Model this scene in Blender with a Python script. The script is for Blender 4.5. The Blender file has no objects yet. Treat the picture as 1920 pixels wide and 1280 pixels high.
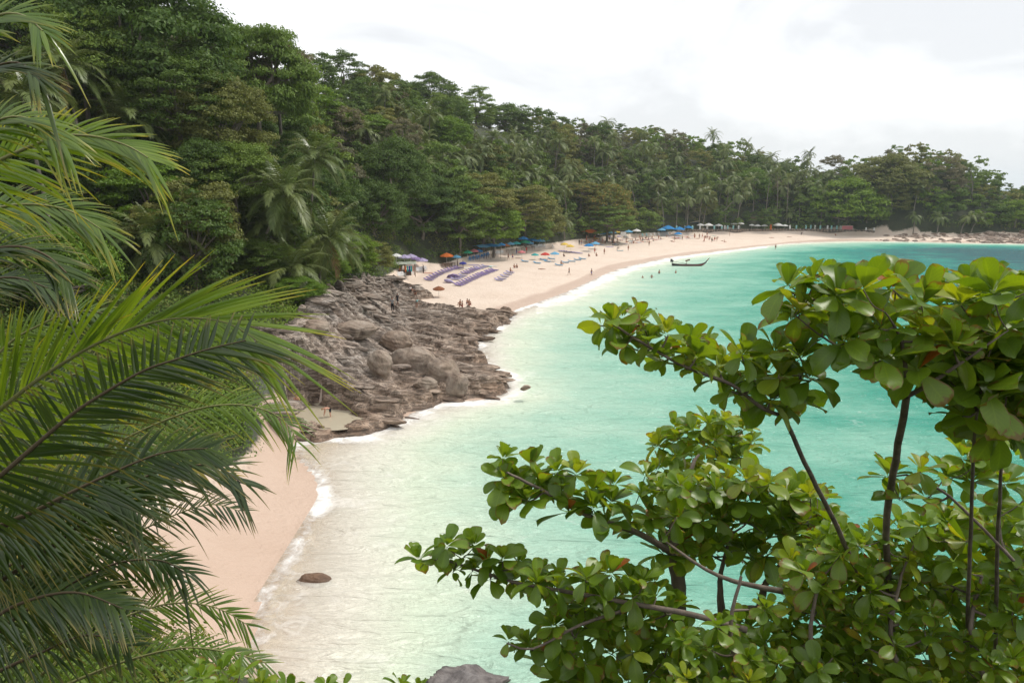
import bpy, bmesh, math, random
import numpy as np
from mathutils import Vector, Matrix, noise as mnoise

sc = bpy.context.scene
COL = sc.collection
R = math.radians

# ------------------------------------------------------------------ camera
CAM_H = 19.5
FPX = 1280.0                       # focal length in photo pixels (photo 1920 x 1280)
HORIZON = 352.0
PITCH = math.atan((640 - HORIZON) / FPX)
cam = bpy.data.cameras.new('camera')
cam.lens = 24.0
cam.sensor_width = 36.0
cam.clip_start = 0.1
cam.clip_end = 20000
cam_o = bpy.data.objects.new('camera', cam)
cam_o.location = (0, 0, CAM_H)
cam_o.rotation_euler = (math.pi / 2 - PITCH, 0, 0)
COL.objects.link(cam_o)
sc.camera = cam_o

# ------------------------------------------------------------------ sky, sun, exposure
SUN_EL, SUN_AZ = 58.0, 62.0       # azimuth in degrees from +Y, negative to the left
world = bpy.data.worlds.new('World')
sc.world = world
world.use_nodes = True
wn = world.node_tree.nodes
wl = world.node_tree.links
wn.clear()
out = wn.new('ShaderNodeOutputWorld')
bg = wn.new('ShaderNodeBackground')
bg.inputs['Strength'].default_value = 0.1
sky = wn.new('ShaderNodeTexSky')
sky.sky_type = 'NISHITA'
sky.sun_disc = False
sky.sun_elevation = R(SUN_EL)
sky.sun_rotation = R(SUN_AZ)
sky.dust_density = 2.0
tc = wn.new('ShaderNodeTexCoord')
mp = wn.new('ShaderNodeMapping')
mp.inputs['Scale'].default_value = (1.0, 1.0, 2.6)
wl.new(tc.outputs['Generated'], mp.inputs['Vector'])
cn = wn.new('ShaderNodeTexNoise')
cn.inputs['Scale'].default_value = 2.1
cn.inputs['Detail'].default_value = 7
cn.inputs['Roughness'].default_value = 0.55
cn.inputs['Distortion'].default_value = 0.5
wl.new(mp.outputs['Vector'], cn.inputs['Vector'])
cr = wn.new('ShaderNodeValToRGB')   # brightness of the cloud deck
cr.color_ramp.elements[0].position = 0.45
cr.color_ramp.elements[0].color = (4.9, 4.97, 5.08, 1)
cr.color_ramp.elements[1].position = 0.72
cr.color_ramp.elements[1].color = (8.6, 8.6, 8.55, 1)
wl.new(cn.outputs['Fac'], cr.inputs['Fac'])
mixs = wn.new('ShaderNodeMixRGB')
mixs.inputs['Fac'].default_value = 0.93
wl.new(sky.outputs['Color'], mixs.inputs['Color1'])
wl.new(cr.outputs['Color'], mixs.inputs['Color2'])
wl.new(mixs.outputs['Color'], bg.inputs['Color'])
wl.new(bg.outputs['Background'], out.inputs['Surface'])

sun = bpy.data.lights.new('sun', 'SUN')
sun.energy = 1.5
sun.angle = R(10)
sun.color = (1.0, 0.95, 0.86)
sun_o = bpy.data.objects.new('sun', sun)
_el, _az = R(SUN_EL), R(SUN_AZ)
_d = Vector((math.sin(_az) * math.cos(_el), math.cos(_az) * math.cos(_el), math.sin(_el)))
sun_o.rotation_euler = _d.to_track_quat('Z', 'Y').to_euler()
sun_o.location = (0, 0, 120)
COL.objects.link(sun_o)

sc.view_settings.view_transform = 'Standard'
sc.view_settings.look = 'None'
sc.view_settings.exposure = 0.9
sc.view_settings.gamma = 1.0
sc.view_settings.use_curve_mapping = False
sc.render.engine = 'CYCLES'
sc.cycles.max_bounces = 6
sc.cycles.diffuse_bounces = 4
sc.cycles.volume_bounces = 1
sc.cycles.glossy_bounces = 2
sc.cycles.transmission_bounces = 3
sc.cycles.transparent_max_bounces = 8
sc.cycles.use_denoising = True
sc.cycles.sample_clamp_indirect = 4.0

# ------------------------------------------------------------------ helpers
def ray(px, py):
    """direction (unnormalised, y component 1) of the sight line of a photo pixel"""
    u, v = (px - 960) / FPX, -(py - 640) / FPX
    c, s = math.cos(PITCH), math.sin(PITCH)
    y = c + v * s
    return Vector((u / y, 1.0, (-s + v * c) / y))

def at(px, py, Y):
    d = ray(px, py)
    return Vector((d.x * Y, Y, CAM_H + d.z * Y))

def atz(px, py, z=0.0):
    d = ray(px, py)
    Y = (z - CAM_H) / d.z
    return Vector((d.x * Y, Y, z))

def pix(p):
    """photo pixel of a world point (arrays welcome)"""
    x, y, z = p[0], p[1], p[2] - CAM_H
    c, s = math.cos(PITCH), math.sin(PITCH)
    dep = y * c - z * s
    up = y * s + z * c
    return 960 + FPX * x / dep, 640 - FPX * up / dep, dep

def mesh_np(name, V, F, mats=(), smooth=False, uv=None, mat_idx=None):
    """V (n,3); F (m,k) of one k, or a list of such arrays"""
    if isinstance(F, np.ndarray):
        F = [F]
    F = [np.asarray(f, dtype=np.int32) for f in F if len(f)]
    me = bpy.data.meshes.new(name)
    me.vertices.add(len(V))
    me.vertices.foreach_set('co', np.asarray(V, dtype=np.float32).ravel())
    tot = np.concatenate([np.full(len(f), f.shape[1], dtype=np.int32) for f in F])
    loops = np.concatenate([f.ravel() for f in F])
    me.loops.add(len(loops))
    me.loops.foreach_set('vertex_index', loops)
    me.polygons.add(len(tot))
    st = np.zeros(len(tot), dtype=np.int32)
    st[1:] = np.cumsum(tot)[:-1]
    me.polygons.foreach_set('loop_start', st)
    me.polygons.foreach_set('loop_total', tot)
    if mat_idx is not None:
        me.polygons.foreach_set('material_index', np.asarray(mat_idx, dtype=np.int32))
    me.update(calc_edges=True)
    me.polygons.foreach_set('use_smooth', np.full(len(tot), bool(smooth)))
    if uv is not None:
        l = me.uv_layers.new(name='UVMap')
        l.data.foreach_set('uv', np.asarray(uv, dtype=np.float32)[loops].ravel())
    for m in mats:
        me.materials.append(m)
    return me

def link(name, me, parent=None, loc=None, rz=None, mat=None):
    o = bpy.data.objects.new(name, me)
    COL.objects.link(o)
    if mat is not None:
        me.materials.append(mat)
    if parent is not None:
        o.parent = parent
    if loc is not None:
        o.location = loc
    if rz is not None:
        o.rotation_euler = (0, 0, rz)
    return o

def tag(o, label=None, cat=None, group=None, kind=None):
    if label: o['label'] = label
    if cat: o['category'] = cat
    if group: o['group'] = group
    if kind: o['kind'] = kind
    return o

def empty(name, loc=(0, 0, 0), rz=0.0):
    o = bpy.data.objects.new(name, None)
    o.empty_display_size = 0.3
    COL.objects.link(o)
    o.location = loc
    o.rotation_euler = (0, 0, rz)
    return o

def copy_tree(o, parent=None):
    c = o.copy()
    COL.objects.link(c)
    if parent is not None:
        c.parent = parent
    for ch in o.children:
        copy_tree(ch, c)
    return c

def set_attr(me, name, arr):
    a = me.attributes.new(name, 'FLOAT', 'POINT')
    a.data.foreach_set('value', np.asarray(arr, dtype=np.float32).ravel())

# ---- vectorised noise
def _hash(ix, iy, seed):
    h = (ix.astype(np.int64) * 374761393 + iy.astype(np.int64) * 668265263 + seed * 974634777) & 0x7fffffff
    h = ((h ^ (h >> 13)) * 1274126177) & 0x7fffffff
    h = h ^ (h >> 16)
    return (h & 0xffff) / 65535.0

def vnoise(x, y, seed=0):
    x = np.asarray(x, dtype=np.float64); y = np.asarray(y, dtype=np.float64)
    ix, iy = np.floor(x), np.floor(y)
    fx, fy = x - ix, y - iy
    fx = fx * fx * fx * (fx * (fx * 6 - 15) + 10)
    fy = fy * fy * fy * (fy * (fy * 6 - 15) + 10)
    a = _hash(ix, iy, seed); b = _hash(ix + 1, iy, seed)
    c = _hash(ix, iy + 1, seed); d = _hash(ix + 1, iy + 1, seed)
    return (a + (b - a) * fx) * (1 - fy) + (c + (d - c) * fx) * fy

def fbm(x, y, seed=0, octv=4, gain=0.5):
    s, a, t = 0.0, 1.0, 0.0
    for k in range(octv):
        s = s + a * vnoise(x * 2 ** k + 17.3 * k, y * 2 ** k - 9.1 * k, seed + k)
        t += a
        a *= gain
    return s / t

def sstep(a, b, x):
    t = np.clip((x - a) / (b - a), 0, 1)
    return t * t * (3 - 2 * t)

# ---- polygons
def seg_dist(px, py, poly, closed=True):
    poly = np.asarray(poly, dtype=np.float64)
    n = len(poly)
    d = np.full(np.shape(px), 1e18)
    for i in range(n if closed else n - 1):
        ax, ay = poly[i]; bx, by = poly[(i + 1) % n]
        vx, vy = bx - ax, by - ay
        L = vx * vx + vy * vy + 1e-12
        t = np.clip(((px - ax) * vx + (py - ay) * vy) / L, 0, 1)
        d = np.minimum(d, (px - ax - t * vx) ** 2 + (py - ay - t * vy) ** 2)
    return np.sqrt(d)

def inside(px, py, poly):
    poly = np.asarray(poly, dtype=np.float64)
    n = len(poly)
    r = np.zeros(np.shape(px), dtype=bool)
    j = n - 1
    for i in range(n):
        xi, yi = poly[i]; xj, yj = poly[j]
        if yi != yj:
            c = ((yi > py) != (yj > py)) & (px < (xj - xi) * (py - yi) / (yj - yi) + xi)
            r ^= c
        j = i
    return r

def sdist(px, py, poly):
    d = seg_dist(px, py, poly)
    return np.where(inside(px, py, poly), d, -d)

def smooth_poly(pts, k=4):
    """Catmull-Rom through open list of 2D points"""
    pts = [np.asarray(p, dtype=float) for p in pts]
    res = []
    n = len(pts)
    for i in range(n - 1):
        p0, p1, p2, p3 = pts[max(i - 1, 0)], pts[i], pts[i + 1], pts[min(i + 2, n - 1)]
        for j in range(k):
            t = j / k
            res.append(0.5 * ((2 * p1) + (p2 - p0) * t + (2 * p0 - 5 * p1 + 4 * p2 - p3) * t * t + (3 * p1 - p0 - 3 * p2 + p3) * t ** 3))
    res.append(pts[-1])
    return res

class TPS:
    def __init__(self, pts, reg=0.02, S=100.0):
        P_ = np.asarray(pts, dtype=np.float64)
        self.S = S
        X = P_[:, :2] / S
        n = len(X)
        K = self.k(np.linalg.norm(X[:, None] - X[None], axis=2)) + reg * np.eye(n)
        A = np.zeros((n + 3, n + 3))
        A[:n, :n] = K
        A[:n, n] = 1; A[:n, n + 1:] = X
        A[n, :n] = 1; A[n + 1:, :n] = X.T
        self.w = np.linalg.solve(A, np.concatenate([P_[:, 2], np.zeros(3)]))
        self.X = X
    @staticmethod
    def k(r):
        return np.where(r > 1e-9, r * r * np.log(np.maximum(r, 1e-9)), 0.0)
    def __call__(self, x, y):
        x = np.asarray(x, dtype=np.float64) / self.S; y = np.asarray(y, dtype=np.float64) / self.S
        n = len(self.X)
        r = self.w[n] + self.w[n + 1] * x + self.w[n + 2] * y
        for i in range(n):
            r = r + self.w[i] * self.k(np.hypot(x - self.X[i, 0], y - self.X[i, 1]))
        return r
# ------------------------------------------------------------------ the lie of the land
_sh = [(1920, 457), (1860, 456), (1780, 455), (1700, 453), (1640, 452), (1590, 451), (1500, 455), (1410, 464), (1330, 473), (1260, 482),
       (1200, 494), (1150, 508), (1105, 528), (1060, 548), (1010, 566), (965, 581), (945, 598), (925, 612), (900, 632), (885, 652),
       (902, 672), (898, 690), (930, 700), (945, 715), (942, 735), (915, 748), (860, 752), (800, 758), (765, 778), (735, 792),
       (690, 808), (640, 815), (590, 818), (545, 832), (545, 855), (580, 890), (590, 915), (585, 945), (560, 985), (540, 1020),
       (510, 1070), (480, 1110), (468, 1150), (460, 1200), (440, 1260)]
_shw = [tuple(atz(*p).xy) for p in _sh]
SHORE = smooth_poly([(330, 330), (318, 285), (275, 248), (215, 236)] + _shw + [(-7, 21), (-2, 19.5), (8, 19.5), (20, 17), (40, -5), (70, -70)], 4)
LAND = [tuple(p) for p in SHORE] + [(-420, -70), (-420, 620), (120, 620), (250, 470), (320, 400)]

_tl = [atz(2150, 437, 2.5), atz(1920, 437, 2.5), atz(1800, 437, 2.5), atz(1690, 434, 2.6), atz(1600, 432, 2.6), atz(1500, 431, 2.7), atz(1400, 430, 2.8),
       atz(1330, 431, 3), atz(1270, 433, 3), atz(1180, 438, 3), atz(1100, 446, 3), atz(1020, 456, 3), atz(950, 465, 3), atz(880, 478, 3),
       atz(825, 490, 3), atz(770, 499, 3), atz(722, 517, 3.6), atz(695, 530, 5), atz(635, 560, 6.5), atz(622, 600, 6), atz(585, 640, 5.5), atz(530, 690, 5), atz(470, 745, 4),
       atz(486, 800, 2.6), atz(440, 870, 2.0)]
_tlw = [tuple(p.xy) for p in _tl]
TREELINE = smooth_poly([(330, 300), (300, 280)] + _tlw + [(-19.4, 36), (-18.6, 30), (-17.6, 25), (-14, 20.5), (-9, 17.5), (2, 16.5), (18, 14), (36, -6), (64, -70)], 3)
FOREST = [tuple(p) for p in TREELINE] + [(-400, -70), (-400, 600), (110, 600), (240, 460), (310, 390)]

_c = [(p.x, p.y, p.z) for p in _tl]
def _g(px, py, Y, sub=0.0):
    p = at(px, py, Y)
    _c.append((p.x, p.y, p.z - sub))
for a in [(395, 452, 78), (300, 480, 70), (500, 470, 92), (100, 560, 60), (560, 430, 110), (250, 330, 100)]:
    _g(*a)
# ridge against the sky (less the height of the trees)
RIDGE = [(-300, -330, 105), (-100, -200, 112), (100, -130, 120), (250, -70, 128), (350, 5, 138), (430, 55, 160), (530, 78, 190), (640, 104, 222), (720, 122, 245), (800, 136, 262), (900, 184, 290),
         (1000, 204, 312), (1100, 214, 330), (1200, 224, 342), (1290, 246, 348), (1400, 262, 350), (1500, 282, 345), (1555, 312, 325), (1610, 292, 305),
         (1680, 272, 300), (1750, 271, 300), (1830, 302, 298), (1880, 325, 296), (1920, 342, 294), (1990, 375, 290)]
for px, py, Y in RIDGE:
    _g(px, py, Y, 12.5 if 500 < px < 960 else 10.5 if px < 960 else 9.5 if px < 1450 else 13.5 if px < 1600 else 7.5)
for i, (px, py, Y) in enumerate(RIDGE):          # the far side falls away again
    p = at(px, py, Y)
    _c.append((p.x * 1.35, p.y * 1.35, max(2.0, (p.z - 10.5) * 0.45)))
_c += [(320, 300, 2), (0, 0, 17.6), (0, 7, 11), (0, 13, 4.5), (-20, 0, 19), (-30, 20, 13), (-32, 36, 9), (-24, 42, 5), (20, 0, 14), (-60, 0, 34), (-60, 40, 26),
       (-45, 55, 16), (-120, 0, 60), (-120, 60, 55), (40, -30, 12), (-300, 100, 60), (-300, 300, 70)]
_tps = TPS(_c)
# sea floor depth (negative heights), from what the water's colour shows
_s = [(p[0], p[1], 0.0) for p in _shw[::2]]
for px, py, d in [(640, 900, .25), (700, 1000, .35), (620, 1120, .25), (760, 1150, .45), (680, 1260, .4), (800, 950, .85), (760, 860, .95), (900, 900, 1.1), (950, 1000, 1.5), (900, 1150, 1.35), (880, 1020, 1.25),
                  (1000, 800, 1.9), (900, 790, 1.3), (1100, 900, 2.6), (1100, 1200, 2.6), (1000, 700, 2.0), (1050, 620, 1.9), (1150, 580, 1.9), (1200, 520, 1.5), (1260, 500, 1.5), (1350, 500, 3.2),
                  (1400, 520, 3.6), (1300, 650, 3.0), (1500, 700, 3.6), (1600, 900, 3.8), (1500, 480, 4.5), (1700, 465, 6.5), (1850, 465, 8.0), (1900, 500, 7.5), (1600, 500, 5.2), (1900, 700, 5.2), (1900, 1200, 4.4)]:
    p = atz(px, py)
    _s.append((p.x, p.y, -d))
_s += [(400, 250, -12), (400, 0, -12), (200, -60, -8), (600, 500, -16), (60, -20, -6)]
_sea = TPS(_s)

def height(x, y):
    x = np.asarray(x, dtype=np.float64); y = np.asarray(y, dtype=np.float64)
    ds = sdist(x, y, LAND)
    df = sdist(x, y, FOREST)
    t = np.clip(np.where(df > 0, 1.0, ds / (ds - df + 1e-6)), 0, 1)
    land = np.maximum(_tps(x, y), 1.6) * (0.75 * t ** 0.85 + 0.25 * t ** 2)
    land = land + np.where(df > 0, (fbm(x / 14, y / 14, 3) - 0.5) * 2.0 * np.clip(df / 8, 0, 1), 0)
    land = land + (fbm(x / 3.0, y / 3.0, 8, 3) - 0.5) * 0.10 * np.clip(ds / 4, 0, 1)
    far = np.clip((np.hypot(x, y) - 420) / 200, 0, 1)
    sea = np.minimum(_sea(x, y), -0.01) * (1 - far) - 14 * far
    sea = np.maximum(sea, -16) * np.clip(-ds / 2.0, 0, 1) - 0.012 * np.clip(-ds, 0, 6) + (fbm(x / 2.5, y / 2.5, 5, 3) - 0.5) * 0.10 * np.clip(-ds / 3, 0, 1)
    return np.where(ds > 0, land, np.minimum(sea, -0.004)), ds, df

def lines(parts):
    r = []
    for a, b, s in parts:
        n = max(1, round((b - a) / s))
        r += list(np.linspace(a, b, n, endpoint=False))
    r.append(parts[-1][1])
    return np.array(r)

gx = lines([(-420, -160, 10), (-160, -70, 4), (-70, -40, 1.5), (-40, 12, 0.5), (12, 70, 1.0), (70, 200, 2.2), (200, 420, 8)])
gy = lines([(-70, 10, 6), (10, 66, 0.5), (66, 130, 0.8), (130, 270, 1.6), (270, 420, 5), (420, 640, 12)])
GX, GY = np.meshgrid(gx, gy)
GH, GDS, GDF = height(GX, GY)
POOLZ = 0.8
POOL = [tuple(atz(px, py, POOLZ).xy) for px, py in [(552, 757), (585, 751), (622, 760), (662, 776), (650, 788), (612, 793), (562, 790)]]
GH = np.where(sdist(GX, GY, POOL) > -1.0, np.minimum(GH, POOLZ - 0.45), GH)

def hgt(x, y):
    """terrain height, bilinear"""
    i = int(np.clip(np.searchsorted(gx, x) - 1, 0, len(gx) - 2)); j = int(np.clip(np.searchsorted(gy, y) - 1, 0, len(gy) - 2))
    u = (x - gx[i]) / (gx[i + 1] - gx[i]); v = (y - gy[j]) / (gy[j + 1] - gy[j])
    return float((GH[j, i] * (1 - u) + GH[j, i + 1] * u) * (1 - v) + (GH[j + 1, i] * (1 - u) + GH[j + 1, i + 1] * u) * v)

def hgt_many(x, y):
    i = np.clip(np.searchsorted(gx, x) - 1, 0, len(gx) - 2); j = np.clip(np.searchsorted(gy, y) - 1, 0, len(gy) - 2)
    u = (x - gx[i]) / (gx[i + 1] - gx[i]); v = (y - gy[j]) / (gy[j + 1] - gy[j])
    return (GH[j, i] * (1 - u) + GH[j, i + 1] * u) * (1 - v) + (GH[j + 1, i] * (1 - u) + GH[j + 1, i + 1] * u) * v

_steps = [12.0]
while _steps[-1] < 520: _steps.append(_steps[-1] + max(0.3, _steps[-1] * 0.006))
_steps = np.array(_steps)

def ground_many(px, py):
    """where sight lines of photo pixels meet the land -> (n,3), nan where they meet nothing"""
    px, py = np.atleast_1d(np.asarray(px, dtype=float)), np.atleast_1d(np.asarray(py, dtype=float))
    u, v = (px - 960) / FPX, -(py - 640) / FPX
    c, s = math.cos(PITCH), math.sin(PITCH)
    yy = c + v * s
    dx, dz = u / yy, (-s + v * c) / yy
    gap = lambda Y: CAM_H + dz[:, None] * Y - np.maximum(hgt_many(np.clip(dx[:, None] * Y, gx[0], gx[-1]), np.clip(Y, gy[0], gy[-1])), 0)
    hit = gap(_steps[None, :]) <= 0
    k = hit.argmax(axis=1)
    ok = hit.any(axis=1)
    b = _steps[k]; a = _steps[np.maximum(k - 1, 0)]
    for _ in range(12):
        m = (a + b) / 2
        low = gap(m[:, None])[:, 0] <= 0
        b = np.where(low, m, b); a = np.where(low, a, m)
    P_ = np.stack([dx * b, b, np.maximum(hgt_many(dx * b, b), 0)], 1)
    P_[~ok] = np.nan
    return P_

def ground(px, py):
    p = ground_many(px, py)[0]
    return None if np.isnan(p[0]) else Vector(p.tolist())

def grid_faces(nx, ny):
    i = np.arange(nx - 1)[None, :] + nx * np.arange(ny - 1)[:, None]
    i = i.ravel()
    return np.stack([i, i + 1, i + nx + 1, i + nx], axis=1)
# ------------------------------------------------------------------ materials
class NT:
    """tiny node-tree writer"""
    def __init__(self, name):
        self.m = bpy.data.materials.new(name)
        self.m.use_nodes = True
        self.t = self.m.node_tree
        self.t.nodes.clear()
        self.out = self.t.nodes.new('ShaderNodeOutputMaterial')
    def n(self, typ, **kw):
        nd = self.t.nodes.new('ShaderNode' + typ)
        for k, v in kw.items():
            if k.startswith('_'):
                setattr(nd, k[1:], v)
            else:
                self.set(nd, k, v)
        return nd
    def set(self, nd, k, v):
        s = nd.inputs[int(k[1:])] if (k[0] == 'i' and k[1:].isdigit()) else nd.inputs[k.replace('__', ' ')]
        if isinstance(v, bpy.types.NodeSocket):
            self.t.links.new(v, s)
        else:
            if isinstance(v, tuple) and len(v) == 3 and s.type == 'RGBA':
                v = (*v, 1)
            s.default_value = v
    def ramp(self, fac, stops, interp='LINEAR'):
        r = self.t.nodes.new('ShaderNodeValToRGB')
        r.color_ramp.interpolation = interp
        e = r.color_ramp.elements
        while len(e) < len(stops): e.new(0.5)
        for el, (p, c) in zip(e, stops):
            el.position = p
            el.color = (*c, 1) if isinstance(c, tuple) else (c, c, c, 1)
        self.t.links.new(fac, r.inputs[0])
        return r.outputs[0]
    def math(self, op, a, b=None, c=None, clamp=False):
        nd = self.t.nodes.new('ShaderNodeMath')
        nd.operation = op
        nd.use_clamp = clamp
        for i, v in enumerate((a, b, c)):
            if v is None: continue
            self.set(nd, f'i{i}', v)
        return nd.outputs[0]
    def mix(self, f, a, b, mode='MIX'):
        nd = self.t.nodes.new('ShaderNodeMixRGB')
        nd.blend_type = mode
        for i, v in enumerate((f, a, b)): self.set(nd, f'i{i}', v)
        return nd.outputs[0]
    def noise(self, vec, scale, detail=4, rough=0.55, dist=0.0):
        nd = self.n('TexNoise', Scale=scale, Detail=detail, Roughness=rough, Distortion=dist)
        if vec is not None: self.set(nd, 'Vector', vec)
        return nd.outputs['Fac']
    def map(self, vec, scale=(1, 1, 1), rot=(0, 0, 0), loc=(0, 0, 0)):
        nd = self.n('Mapping', Vector=vec, Scale=scale, Rotation=rot, Location=loc)
        return nd.outputs[0]
    def pos(self):
        return self.n('NewGeometry').outputs['Position']
    def obj(self):
        return self.n('TexCoord').outputs['Object']
    def attr(self, name):
        return self.n('Attribute', _attribute_name=name).outputs['Fac']
    def bump(self, h, strength=0.3, dist=0.05, normal=None):
        nd = self.n('Bump', Strength=strength, Distance=dist, Height=h)
        if normal is not None: self.set(nd, 'Normal', normal)
        return nd.outputs[0]
    def end(self, shader):
        self.t.links.new(shader, self.out.inputs['Surface'])
        return self.m

def simple(name, col, rough=0.6, var=0.12, metal=0.0, scale=6.0, spec=0.3):
    t = NT(name)
    nz = t.noise(t.obj(), scale, 4)
    rnd = t.n('ObjectInfo').outputs['Random']
    f = t.math('MULTIPLY_ADD', rnd, 0.4, t.math('MULTIPLY', nz, 0.6))
    c = t.mix(f, tuple(max(0, x * (1 - var)) for x in col), tuple(min(1, x * (1 + var)) for x in col))
    b = t.n('BsdfPrincipled', Base__Color=c, Roughness=rough, Metallic=metal)
    b.inputs['Specular IOR Level'].default_value = spec
    return t.end(b.outputs[0])

def cloth(name, col, var=0.1, transl=0.25):
    t = NT(name)
    nz = t.noise(t.obj(), 5.0, 4)
    c = t.mix(nz, tuple(x * (1 - var) for x in col), tuple(min(1, x * (1 + var)) for x in col))
    d = t.n('BsdfDiffuse', Color=c)
    tr = t.n('BsdfTranslucent', Color=c)
    return t.end(t.n('MixShader', i0=transl, i1=d.outputs[0], i2=tr.outputs[0]).outputs[0])

def leafmat(name, dark, light, transl=0.32, gloss=0.05, rough=0.45, hue=0.5, accent=None, acc_at=0.93, objvar=0.35):
    t = NT(name)
    g = t.n('NewGeometry')
    isl = g.outputs['Random Per Island']
    rnd = t.n('ObjectInfo').outputs['Random']
    f = t.math('ADD', t.math('MULTIPLY', isl, 1 - objvar), t.math('MULTIPLY', rnd, objvar))
    c = t.mix(f, dark, light)
    c = t.mix(t.math('MULTIPLY', rnd, 0.5), c, t.mix(1.0, c, (1.05, 0.92, 0.75), 'MULTIPLY'))
    if accent:
        c = t.mix(t.math('GREATER_THAN', isl, acc_at), c, accent)
    d = t.n('BsdfDiffuse', Color=c)
    tr = t.n('BsdfTranslucent', Color=t.mix(0.5, c, t.mix(1.0, c, (1.5, 1.35, 0.5), 'MULTIPLY')))
    s = t.n('MixShader', i0=transl, i1=d.outputs[0], i2=tr.outputs[0])
    gl = t.n('BsdfGlossy', Color=(1, 1, 1), Roughness=rough)
    fr = t.n('LayerWeight', Blend=0.25)
    k = t.math('MULTIPLY_ADD', fr.outputs['Fresnel'], gloss, gloss * 0.25)
    return t.end(t.n('MixShader', i0=k, i1=s.outputs[0], i2=gl.outputs[0]).outputs[0])

def bark(name, a, b, ring=0.0):
    t = NT(name)
    o = t.obj()
    nz = t.noise(t.map(o, (3, 3, 0.8)), 3.0, 6, 0.65)
    c = t.ramp(nz, [(0.3, a), (0.7, b)])
    h = nz
    if ring:
        w = t.n('TexWave', Vector=o, Scale=ring, Distortion=1.5, Detail=2, _bands_direction='Z')
        c = t.mix(t.math('MULTIPLY', w.outputs['Fac'], 0.45), c, a)
        h = w.outputs['Fac']
    bs = t.n('BsdfPrincipled', Base__Color=c, Roughness=0.85, Normal=t.bump(h, 0.6, 0.03))
    return t.end(bs.outputs[0])

# --- ground: sand on the beaches, leaf litter in the forest
t = NT('sand_and_soil')
p = t.pos()
veg, wet = t.attr('veg'), t.attr('wet')
n1 = t.noise(p, 0.16, 5, 0.6)
n2 = t.noise(p, 2.6, 5, 0.7)
dry = t.ramp(n1, [(0.3, (0.60, 0.485, 0.395)), (0.7, (0.67, 0.56, 0.47))])
dry = t.mix(t.math('MULTIPLY', t.ramp(n2, [(0.45, 0.0), (0.72, 1.0)]), 0.35), dry, (0.45, 0.32, 0.23))
wets = t.ramp(n1, [(0.3, (0.47, 0.34, 0.26)), (0.7, (0.53, 0.395, 0.31))])
wf = t.math('ADD', wet, t.math('MULTIPLY', t.math('SUBTRACT', n1, 0.5), 0.5), clamp=True)
wf = t.ramp(wf, [(0.35, 0.0), (0.55, 1.0)])
sand = t.mix(wf, dry, wets)
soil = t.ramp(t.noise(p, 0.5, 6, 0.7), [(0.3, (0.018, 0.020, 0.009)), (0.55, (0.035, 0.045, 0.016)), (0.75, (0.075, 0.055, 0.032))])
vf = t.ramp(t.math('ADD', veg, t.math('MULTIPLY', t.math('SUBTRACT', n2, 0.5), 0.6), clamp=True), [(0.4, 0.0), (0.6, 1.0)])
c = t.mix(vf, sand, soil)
rough = t.math('MULTIPLY_ADD', wf, -0.42, 0.9)
nrm = t.bump(t.math('ADD', t.noise(p, 3.4, 6, 0.65), t.math('MULTIPLY', t.noise(p, 0.9, 4, 0.6), 1.6)), 0.8, 0.14)
M_LAND = t.end(t.n('BsdfPrincipled', Base__Color=c, Roughness=rough, Normal=nrm).outputs[0])

# --- sea
t = NT('sea_water')
p = t.pos()
dep, off = t.attr('depth'), t.attr('shore')
foamy = t.attr('foamy')
big = t.noise(p, 0.035, 4, 0.6)
mid = t.noise(t.map(p, (0.6, 1.0, 1), (0, 0, 0.35)), 0.16, 4, 0.6)
dd = t.math('ADD', dep, t.math('MULTIPLY', t.math('MULTIPLY', t.math('SUBTRACT', t.math('ADD', big, mid), 1.0), 1.7), t.math('MULTIPLY', dep, 0.55)))
body = t.ramp(t.math('DIVIDE', dd, 10.0), [(0.0, (0.84, 0.765, 0.68)), (0.04, (0.79, 0.765, 0.665)), (0.09, (0.61, 0.69, 0.55)), (0.18, (0.37, 0.55, 0.44)), (0.30, (0.215, 0.455, 0.355)),
                                             (0.46, (0.06, 0.305, 0.225)), (0.60, (0.02, 0.22, 0.185)), (0.85, (0.02, 0.10, 0.115))])
# ripples: three families of crests
r1 = t.math('SUBTRACT', 1.0, t.math('ABSOLUTE', t.math('MULTIPLY_ADD', t.noise(t.map(p, (0.45, 1.5, 1), (0, 0, 0.30)), 0.62, 4, 0.5, 0.7), 2.0, -1.0)))
r2 = t.noise(t.map(p, (0.7, 1.7, 1), (0, 0, -0.22)), 1.9, 4, 0.6, 0.4)
r3 = t.noise(t.map(p, (0.3, 1.0, 1), (0, 0, 0.12)), 0.22, 3, 0.5, 0.3)
hgt_n = t.math('ADD', t.math('ADD', t.math('MULTIPLY', r1, 0.55), t.math('MULTIPLY', r2, 0.22)), t.math('MULTIPLY', r3, 0.9))
nrm = t.bump(hgt_n, 1.0, 1.7)
alpha = t.math('SUBTRACT', 1.0, t.math('POWER', 2.718, t.math('MULTIPLY', dep, -3.5)))
dif = t.n('BsdfDiffuse', Color=body, Normal=t.bump(hgt_n, 1.0, 0.75))
tra = t.n('BsdfTransparent', Color=(0.93, 0.96, 0.93))
s = t.n('MixShader', i0=alpha, i1=tra.outputs[0], i2=dif.outputs[0])
gl = t.n('BsdfGlossy', Color=(1, 1, 1), Roughness=0.10, Normal=nrm)
fr = t.n('Fresnel', IOR=1.33, Normal=nrm)
s = t.n('MixShader', i0=t.math('MINIMUM', t.math('MULTIPLY', fr.outputs[0], 0.8), 0.40), i1=s.outputs[0], i2=gl.outputs[0])
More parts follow.
